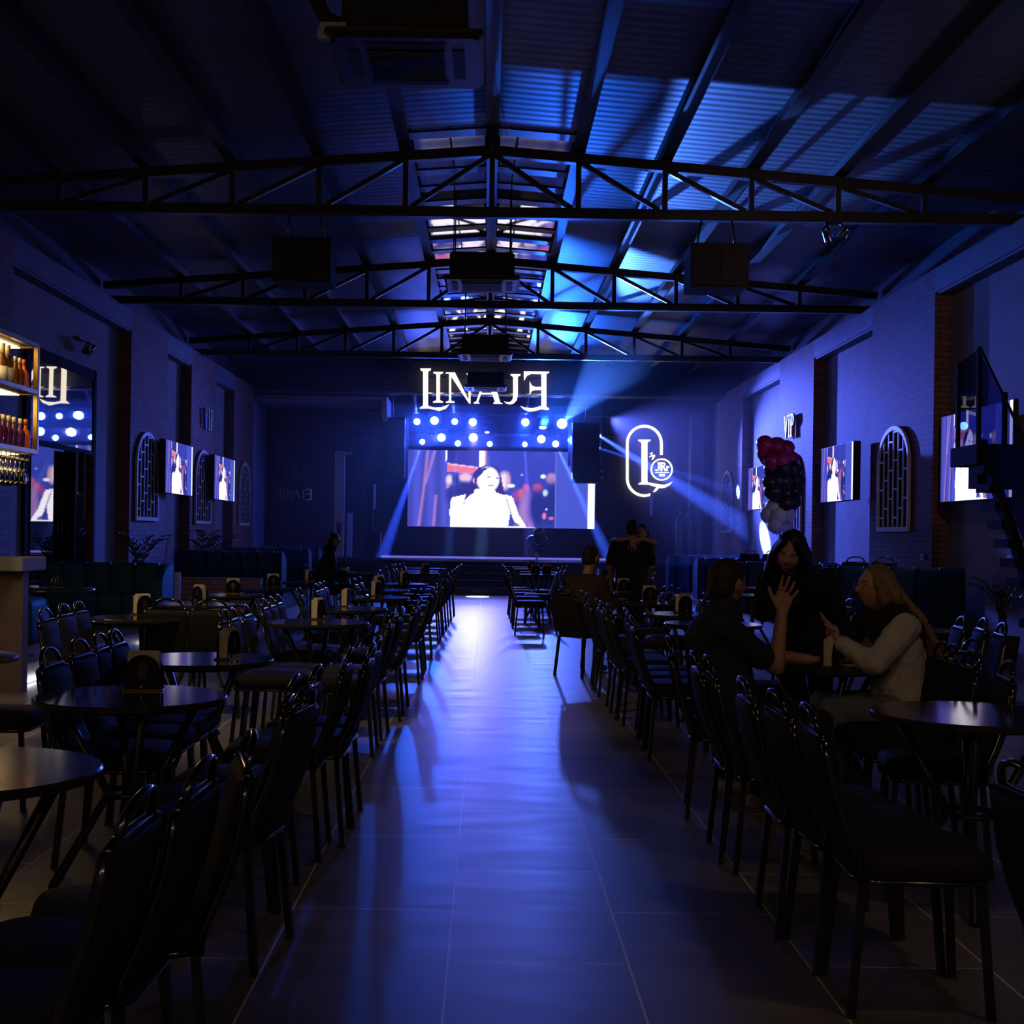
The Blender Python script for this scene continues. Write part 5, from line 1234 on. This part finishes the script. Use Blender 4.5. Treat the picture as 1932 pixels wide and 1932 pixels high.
b.hand(wL, hd, [(-.03, .02, .15), (-.01, .03, .16), (.01, .03, .155), (.028, .02, .14)], [(-.028, .0, .08), (-.01, 0, .085), (.009, 0, .08), (.026, 0, .072)], (-.055, .09), .0078, .013)
for x in (1.91, 2.09): b.limb([(x, 8.25, .86), (x, 8.22, .47), (x, 8.27, .07)], [.085, .055, .04]); b.cap((x, 8.28, .04), (x, 8.1, .035), .04, .03)
bake(b, 'body', M['skin2'], yw, .0055, 3)
c = BD()
c.rings([((2.0, 8.25, .78), (.195, 0, 0), (0, .15, 0)), ((1.98, 8.2, .95), (.18, 0, 0), (0, .14, 0)), ((1.92, 8.07, 1.1), (.19, 0, 0), (0, .13, .03)), ((1.875, 7.99, 1.19), (.165, 0, 0), (0, .085, .04)), ((1.86, 7.95, 1.235), (.075, 0, 0), (0, .07, .0))])
c.limb([sR, eR, eR.lerp(wR, .9)], [.07, .06, .045]); c.limb([sL, eL, eL.lerp(wL, .9)], [.07, .06, .045])
c.ball((1.88, 8.05, 1.235), (.11, .09, .06), 16, 10)
bake(c, 'hooded_top', M['cloth_black'], yw, .009, 3, .009, 10)
c = BD()
for x in (1.91, 2.09): c.limb([(x, 8.25, .84), (x, 8.22, .47), (x, 8.27, .1)], [.105, .075, .06])
bake(c, 'trousers', M['cloth_black'], yw, .01, 3, .005)
h = BD(); h.ball((0, -.02, .026), (.084, .094, .108), 24, 16, mtx=m_)
for e in (-1, 1):
    for k in range(7):
        a = k/6; st = m_ @ V3(e*(.035+.03*a), .075-.11*a, .085-.03*a); md = m_ @ V3(e*(.086+.006*a), .035-.10*a, -.02)
        lo = m_ @ V3(e*(.10+.012*a), .045-.11*a, -.17); end = V3(lo.x - e*.0 + (-.03 if e < 0 else .03), lo.y + .01, .98 + .03*a)
        h.limb([st, md, lo, end], [.018, .026, .03, .012])
for k in range(9):
    a = -1 + 2*k/8; st = m_ @ V3(.07*a, -.09, .0); h.limb([st, V3(1.86+.15*a, 7.97, 1.2), V3(1.9+.17*a, 8.1, 1.03)], [.03, .035, .02])
bake(h, 'hair', M['hair_black'], yw, .007, 2, .004, 30)
eyes(yw, m_)
# small pale lettering on the chest of the hooded top
em = MB()
ex = V3(1.945, 7.885, 1.125) - Vector(yw.location)
for k, (lx, strokes) in enumerate(((0, [(0, 0, 0, 1), (0, 0, .5, 0)]), (.8, [(0, 0, 0, 1)]), (1.3, [(0, 0, 0, 1), (0, 1, .5, 0), (.5, 0, .5, 1)]), (2.2, [(0, 0, .3, 1), (.3, 1, .6, 0)]), (3.1, [(.3, 1, .3, 0), (.3, 0, 0, .1)]), (3.8, [(.4, 0, .4, 1), (0, 1, .4, 1), (0, .5, .4, .5), (0, 0, .4, 0)]))):
    for x0, z0, x1, z1 in strokes:
        s_ = .016; em.tube([(ex.x+(lx+x0)*s_, ex.y, ex.z+z0*s_), (ex.x+(lx+x1)*s_, ex.y, ex.z+z1*s_)], .0014, 4)
em.obj('chest_lettering', M['dim_metal'], yw)

# --- far figures
def simple_seated(label, pos, z0, fx, head_z, cloth, hair, lean=.05, skin='skin', hood=False):
    x, y = pos; t = thing('person', label, 'person', (x, y, z0)); f = Vector((fx[0], fx[1], 0)).normalized(); s = Vector((f.y, -f.x, 0)); o = Vector((x, y, z0)); U = Vector((0, 0, 1))
    q = lambda a, b_, c_: o + f*a + s*b_ + U*c_
    hz = head_z - z0; b = BD(); m_ = b.head(q(lean+.05, 0, hz), (f.x, f.y, -.1), 1.03)
    b.cap(q(lean, 0, hz-.2), q(lean+.03, 0, hz-.08), .058, .055)
    b.rings([(q(0, 0, .46), s*.17, f*.13), (q(-.02, 0, .7), s*.16, f*.12), (q(lean-.04, 0, hz-.32), s*.18, f*.12), (q(lean-.02, 0, hz-.2), s*.13, f*.08)])
    A = []
    for e in (-1, 1):
        sh, el, wr = q(lean-.03, e*.19, hz-.24), q(.14, e*.25, .72), q(.36, e*.12, .77); A.append((sh, el, wr))
        b.limb([sh, el, wr], [.05, .042, .03]); b.cap(wr, wr + f*.09, .026, .02)
        for k in range(4): b.cap(wr + f*.08 + s*(k-1.5)*.02, wr + f*.15 + s*(k-1.5)*.024, .009, .008)
        b.cap(wr + f*.03, wr + f*.09 - s*e*.045, .011, .009)
        b.limb([q(.02, e*.1, .5), q(.42, e*.13, .5), q(.40, e*.14, .07)], [.085, .06, .042])
        b.cap(q(.38, e*.14, .04), q(.52, e*.15, .035), .04, .032)
    bake(b, 'body', M[skin], t, .008, 2)
    c = BD(); c.rings([(q(0, 0, .45), s*.2, f*.16), (q(-.02, 0, .68), s*.195, f*.155), (q(lean-.05, 0, hz-.34), s*.22, f*.145), (q(lean-.03, 0, hz-.22), s*.18, f*.10), (q(lean, 0, hz-.16), s*.075, f*.075)])
    for sh, el, wr in A: c.limb([sh, el, el.lerp(wr, .85)], [.078, .062, .046])
    if hood: c.ball(q(lean-.02, 0, hz-.13), (.11, .11, .07), 16, 10)
    bake(c, 'jacket', M[cloth], t, .012, 2, .008)
    c = BD()
    for e in (-1, 1): c.limb([q(.02, e*.1, .5), q(.42, e*.13, .5), q(.40, e*.14, .1)], [.1, .078, .06])
    bake(c, 'trousers', M['cloth_black'], t, .013, 2)
    h = BD(); h.ball((0, -.014, .024), (.079, .095, .101), 20, 14, mtx=m_); h.ball((0, -.04, -.02), (.072, .065, .07), 16, 10, mtx=m_); bake(h, 'hair', M[hair], t, .009, 2, .003, 40)
    return t
simple_seated('seated man in a brown top seen from behind, right of the aisle before the stage', (.99, 13.43), 0, (.72, .7), 1.20, 'cloth_brown', 'hair_brown', .06)
simple_seated('person in a dark hooded jacket seated on the far left near the teal sofas', (-2.68, 21.7), 0, (.9, .2), 1.29, 'cloth_black', 'hair_black', .12, hood=True)
# hugging pair
D_ = 17.0
hm = thing('person', 'standing man in a black t-shirt seen from behind, hugged by a woman', 'person', (1.86, D_, 0))
b = BD(); m_ = b.head((1.87, D_+.04, 1.515), (.15, .95, -.2), 1.02); b.cap((1.86, D_+.01, 1.34), (1.865, D_+.03, 1.44), .06, .056)
b.rings([((1.86, D_, .84), (.165, 0, 0), (0, .12, 0)), ((1.86, D_, 1.02), (.16, 0, 0), (0, .11, 0)), ((1.86, D_-.01, 1.22), (.18, 0, 0), (0, .11, 0)), ((1.86, D_, 1.33), (.14, 0, 0), (0, .07, 0))])
AR = []
for e in (-1, 1):
    sh, el, wr = V3(1.86+e*.2, D_, 1.30), V3(1.86+e*.265, D_+.03, 1.04), V3(1.86+e*.235, D_+.2, .86); AR.append((sh, el)); b.limb([sh, el, wr], [.052, .042, .03]); b.cap(wr, wr + V3(0, .05, -.09), .03, .022)
    for k in range(4): b.cap(wr + V3((k-1.5)*.016, .05, -.08), wr + V3((k-1.5)*.018, .08, -.155), .009, .008)
    b.cap(wr + V3(0, .02, -.03), wr + V3(-e*.035, .05, -.09), .011, .009)
    b.limb([(1.86+e*.09, D_, .86), (1.86+e*.1, D_-.01, .47), (1.86+e*.11, D_, .07)], [.09, .06, .042]); b.cap((1.86+e*.11, D_-.03, .04), (1.86+e*.12, D_+.15, .035), .042, .034)
bake(b, 'body', M['skin'], hm, .008, 2)
c = BD(); c.rings([((1.86, D_, .82), (.205, 0, 0), (0, .15, 0)), ((1.86, D_, 1.02), (.2, 0, 0), (0, .145, 0)), ((1.86, D_-.01, 1.22), (.22, 0, 0), (0, .135, 0)), ((1.86, D_, 1.33), (.175, 0, 0), (0, .095, 0)), ((1.86, D_+.01, 1.38), (.075, 0, 0), (0, .075, 0))])
for sh, el in AR: c.limb([sh, sh.lerp(el, .75)], [.08, .075])
bake(c, 't_shirt', M['cloth_black'], hm, .012, 2, .006)
c = BD()
for e in (-1, 1): c.limb([(1.86+e*.09, D_, .86), (1.86+e*.1, D_-.01, .47), (1.86+e*.11, D_, .1)], [.112, .082, .068])
bake(c, 'trousers', M['cloth_black'], hm, .013, 2)
h = BD(); h.ball((0, -.014, .024), (.08, .096, .102), 20, 14, mtx=m_); h.ball((0, -.04, -.02), (.073, .066, .07), 16, 10, mtx=m_); bake(h, 'hair', M['hair_brown'], hm, .009, 2, .003, 40)
hw = thing('person', 'woman facing the camera with her arms around the neck of the man in black', 'person', (2.0, D_+.36, 0))
b = BD(); m_ = b.head((2.005, D_+.20, 1.462), (-.25, -.95, -.1), .98); b.cap((2.0, D_+.3, 1.28), (2.003, D_+.24, 1.39), .05, .046)
b.rings([((2.0, D_+.38, .82), (.16, 0, 0), (0, .11, 0)), ((2.0, D_+.37, 1.0), (.125, 0, 0), (0, .1, 0)), ((2.0, D_+.34, 1.18), (.15, 0, 0), (0, .1, 0)), ((2.0, D_+.32, 1.28), (.12, 0, 0), (0, .06, 0))])
wA, wB = V3(1.845, D_-.125, 1.385), V3(1.70, D_-.10, 1.385)
b.limb([V3(2.16, D_+.3, 1.26), V3(2.17, D_+.02, 1.345), V3(2.02, D_-.13, 1.39), wA], [.045, .036, .032, .024]); b.limb([V3(1.85, D_+.3, 1.26), V3(1.63, D_+.08, 1.36), V3(1.68, D_-.10, 1.38), V3(1.83, D_-.13, 1.40)], [.045, .036, .03, .026])
hh = Matrix(((1, 0, .0), (0, 1, .0), (0, 0, -1)))
b.hand(V3(1.86, D_-.14, 1.395), hh, [(-.06, 0, .13), (-.012, 0, .165), (.028, 0, .165), (.062, 0, .14)], [(-.03, 0, .07), (-.01, 0, .078), (.012, 0, .077), (.032, 0, .07)], (.085, .07), .0088, .014)
for e in (-1, 1): b.limb([(2.0+e*.085, D_+.38, .84), (2.0+e*.09, D_+.37, .45), (2.0+e*.09, D_+.4, .07)], [.085, .055, .04]); b.cap((2.0+e*.09, D_+.4, .04), (2.0+e*.09, D_+.26, .035), .038, .03)
bake(b, 'body', M['skin2'], hw, .007, 2)
c = BD(); c.rings([((2.0, D_+.38, .5), (.2, 0, 0), (0, .16, 0)), ((2.0, D_+.38, .84), (.185, 0, 0), (0, .14, 0)), ((2.0, D_+.37, 1.0), (.15, 0, 0), (0, .12, 0)), ((2.0, D_+.34, 1.18), (.17, 0, 0), (0, .115, 0)), ((2.0, D_+.32, 1.27), (.13, 0, 0), (0, .075, 0))]); bake(c, 'dress', M['cloth_brown'], hw, .012, 2, .006)
h = BD(); h.ball((0, -.02, .026), (.083, .094, .106), 20, 14, mtx=m_)
for k in range(9):
    a = -1 + 2*k/8; h.limb([m_ @ V3(.075*a, -.06-.03*(1-a*a), .02), m_ @ V3(.095*a, -.05, -.1), V3(2.0+.12*a, D_+.42, 1.15)], [.03, .034, .015])
bake(h, 'hair', M['hair_black'], hw, .009, 2, .003, 30); eyes(hw, m_)
# ================================================================== LIGHT, HAZE, CAMERA
BLUE = (.05, .13, 1.0); VIO = (.15, .14, 1.0); WARM = (1.0, .62, .33)
def spot(name, loc, tgt, power, col, size, blend=.4, r=.05):
    l = bpy.data.lights.new(name, 'SPOT'); l.energy = power; l.color = col; l.spot_size = math.radians(size); l.spot_blend = blend; l.shadow_soft_size = r
    o = bpy.data.objects.new(name, l); COL.objects.link(o); o.location = loc
    o.rotation_euler = (Vector(tgt) - Vector(loc)).to_track_quat('-Z', 'Y').to_euler(); return o
def point(name, loc, power, col, r=.1):
    l = bpy.data.lights.new(name, 'POINT'); l.energy = power; l.color = col; l.shadow_soft_size = r
    o = bpy.data.objects.new(name, l); COL.objects.link(o); o.location = loc; return o
def front(k): p = LP[k]; return Vector((p.x, p.y-.22, p.z))
def beam(k, tgt, power, col, size, blend=.5):
    a = front(k); d = (Vector(tgt)-LP[k]).normalized()
    return spot('stage_beam', LP[k] + d*.2, tgt, power, col, size, blend, .03)
beam(6, (3.45, 13.2, 5.85), 66000, (.06, .2, 1), 9, .35)
spot('stage_beam', (2.8, 35.2, 4.2), (6.2, 29.6, 1.43), 420000, (.05, .12, 1), 5.5, .6, .03)
spot('stage_beam', (2.85, 35.2, 3.8), (6.2, 31.4, 2.45), 200000, (.03, .09, 1), 3.6, .6, .03)
beam(15, (3.0, 31.5, .8), 330000, (.04, .12, 1), 5, .6)
beam(8, (-2.5, 31.5, .8), 300000, (.03, .08, 1), 4.5, .6)
beam(10, (-.93, 31.6, .9), 40000, (.07, .2, 1), 4, .6)
beam(12, (-.2, 30.2, 0), 26000, (.2, .5, 1), 5.0, .4)
beam(13, (1.05, 31.6, .9), 60000, (.08, .12, 1), 5, .6)
beam(0, (-1.92, 33.0, 5.6), 50000, (.06, .12, 1), 4, .6)
beam(2, (-.95, 33.0, 5.8), 50000, (.06, .12, 1), 4, .6)
beam(4, (1.12, 33.0, 5.8), 36000, (.06, .12, 1), 4, .6)
# washes into the hall
spot('stage_wash', front(3), (.2, 21.5, 0), 2300, (.16, .14, 1), 22, .9, .1)
spot('stage_wash', front(11), (.3, 25, 0), 1600, (.17, .16, 1), 30, .9, .1)
spot('stage_wash', front(14), (1.0, 15, 0), 1500, (.09, .17, 1), 16, .8, .1)
spot('stage_wash', front(1), (-3.6, 22, .4), 2600, (.02, .12, 1), 34, .8, .1)
spot('stage_wash', (3.25, 34.9, 4.5), (6.1, 26.8, 2.2), 11500, (.09, .13, 1), 44, .8, .1)
spot('stage_wash', front(14), (-4.25, 17.6, .6), 5000, (.02, .14, 1), 9, .7, .1)
spot('stage_wash', front(9), (-6.0, 22.0, 2.8), 700, (.13, .14, 1), 40, .8, .1)
spot('stage_wash', front(5), (2.6, 23, 5.9), 6500, (.015, .13, 1), 30, .8, .1)
spot('stage_wash', front(4), (.5, 36.2, .9), 600, (.02, .08, 1), 90, .8, .1)
spot('stage_wash', front(1), (4.5, 24, .7), 2500, (.02, .12, 1), 16, .8, .1)
spot('wall_fill_spot', (2.6, 5.0, 5.0), (6.2, 14.0, 4.2), 170, (1, .55, .5), 60, .8, .15)  # unseen warm spot added to brighten the near right wall
for k in range(18):
    if LAMPS[k][2] != 2: point('lamp_glow', front(k), 36 if LAMPS[k][3] > .09 else 18, (.015, .06, 1), .03)
# unseen warm fill lamps added at the entrance end, bar light
for x in (-3, 0, 3): point('warm_fill', (x, -3.0, 4.6), 42, WARM, .3)
point('bar_lamp', (-3.95, 9.4, 2.75), 5, (1, .62, .25), .08)
point('bar_lamp', (-4.6, 12.6, 2.6), 3, (1, .7, .45), .1)
spot('warm_fill_spot', (-2.0, 7.0, 4.9), (-2.0, 11.5, .3), 240, (1, .72, .42), 75, .8, .15)  # unseen warm spot added to tint the left floor and tables brown
spot('warm_fill_spot', (2.2, 3.0, 4.9), (2.0, 6.0, .3), 30, (1, .68, .4), 80, .8, .15)  # unseen warm spot added over the near right tables
w = bpy.data.worlds.new('dark_room'); SC.world = w; w.use_nodes = True
w.node_tree.nodes['Background'].inputs[0].default_value = (.25, .25, .5, 1); w.node_tree.nodes['Background'].inputs[1].default_value = .0

hz = MB().box(-5.9, 5.9, 25.5, 36.6, .84, 5.3).obj('stage_haze', None)
hm = bpy.data.materials.new('haze'); hm.use_nodes = True; n, l = nt(hm); n.clear()
o = n.new('ShaderNodeOutputMaterial'); v = n.new('ShaderNodeVolumeScatter'); v.inputs['Density'].default_value = .006; v.inputs['Anisotropy'].default_value = .35
v.inputs['Color'].default_value = (.9, .93, 1, 1); l.new(v.outputs[0], o.inputs['Volume']); hz.data.materials.append(hm)
tag(hz, 'thin blue haze hanging in the stage beams', 'haze', kind='stuff')

hz2 = MB().box(-2.6, 3.0, 34.7, 35.2, 3.74, 4.85).obj('lamp_halo_haze', None); hm2 = hm.copy(); hz2.data.materials.append(hm2)  # dense haze box added to give the stage lamps their halos
hm2.node_tree.nodes['Volume Scatter'].inputs['Density'].default_value = .16
tag(hz2, 'denser haze box added around the stage lamps for their halos', 'haze', kind='stuff')
cam = bpy.data.cameras.new('camera'); co = bpy.data.objects.new('camera', cam); COL.objects.link(co)
cam.sensor_width = 36; cam.sensor_fit = 'HORIZONTAL'; cam.lens = F/1932*36
cam.shift_x = (966-CX)/1932; cam.shift_y = (CY-966)/1932
co.location = (0, 0, H); co.rotation_euler = (PI/2, -ROLL, 0); cam.clip_start = .05; cam.clip_end = 200
SC.camera = co
SC.view_settings.view_transform = 'Standard'; SC.view_settings.look = 'None'; SC.view_settings.gamma = 1; SC.view_settings.exposure = 0
SC.view_settings.use_curve_mapping = False
cy = SC.cycles
cy.use_denoising = True; cy.max_bounces = 5; cy.diffuse_bounces = 2; cy.glossy_bounces = 3; cy.transmission_bounces = 4; cy.transparent_max_bounces = 8; cy.volume_bounces = 0
cy.sample_clamp_indirect = 3.0; cy.use_light_tree = True; cy.caustics_reflective = False; cy.caustics_refractive = False
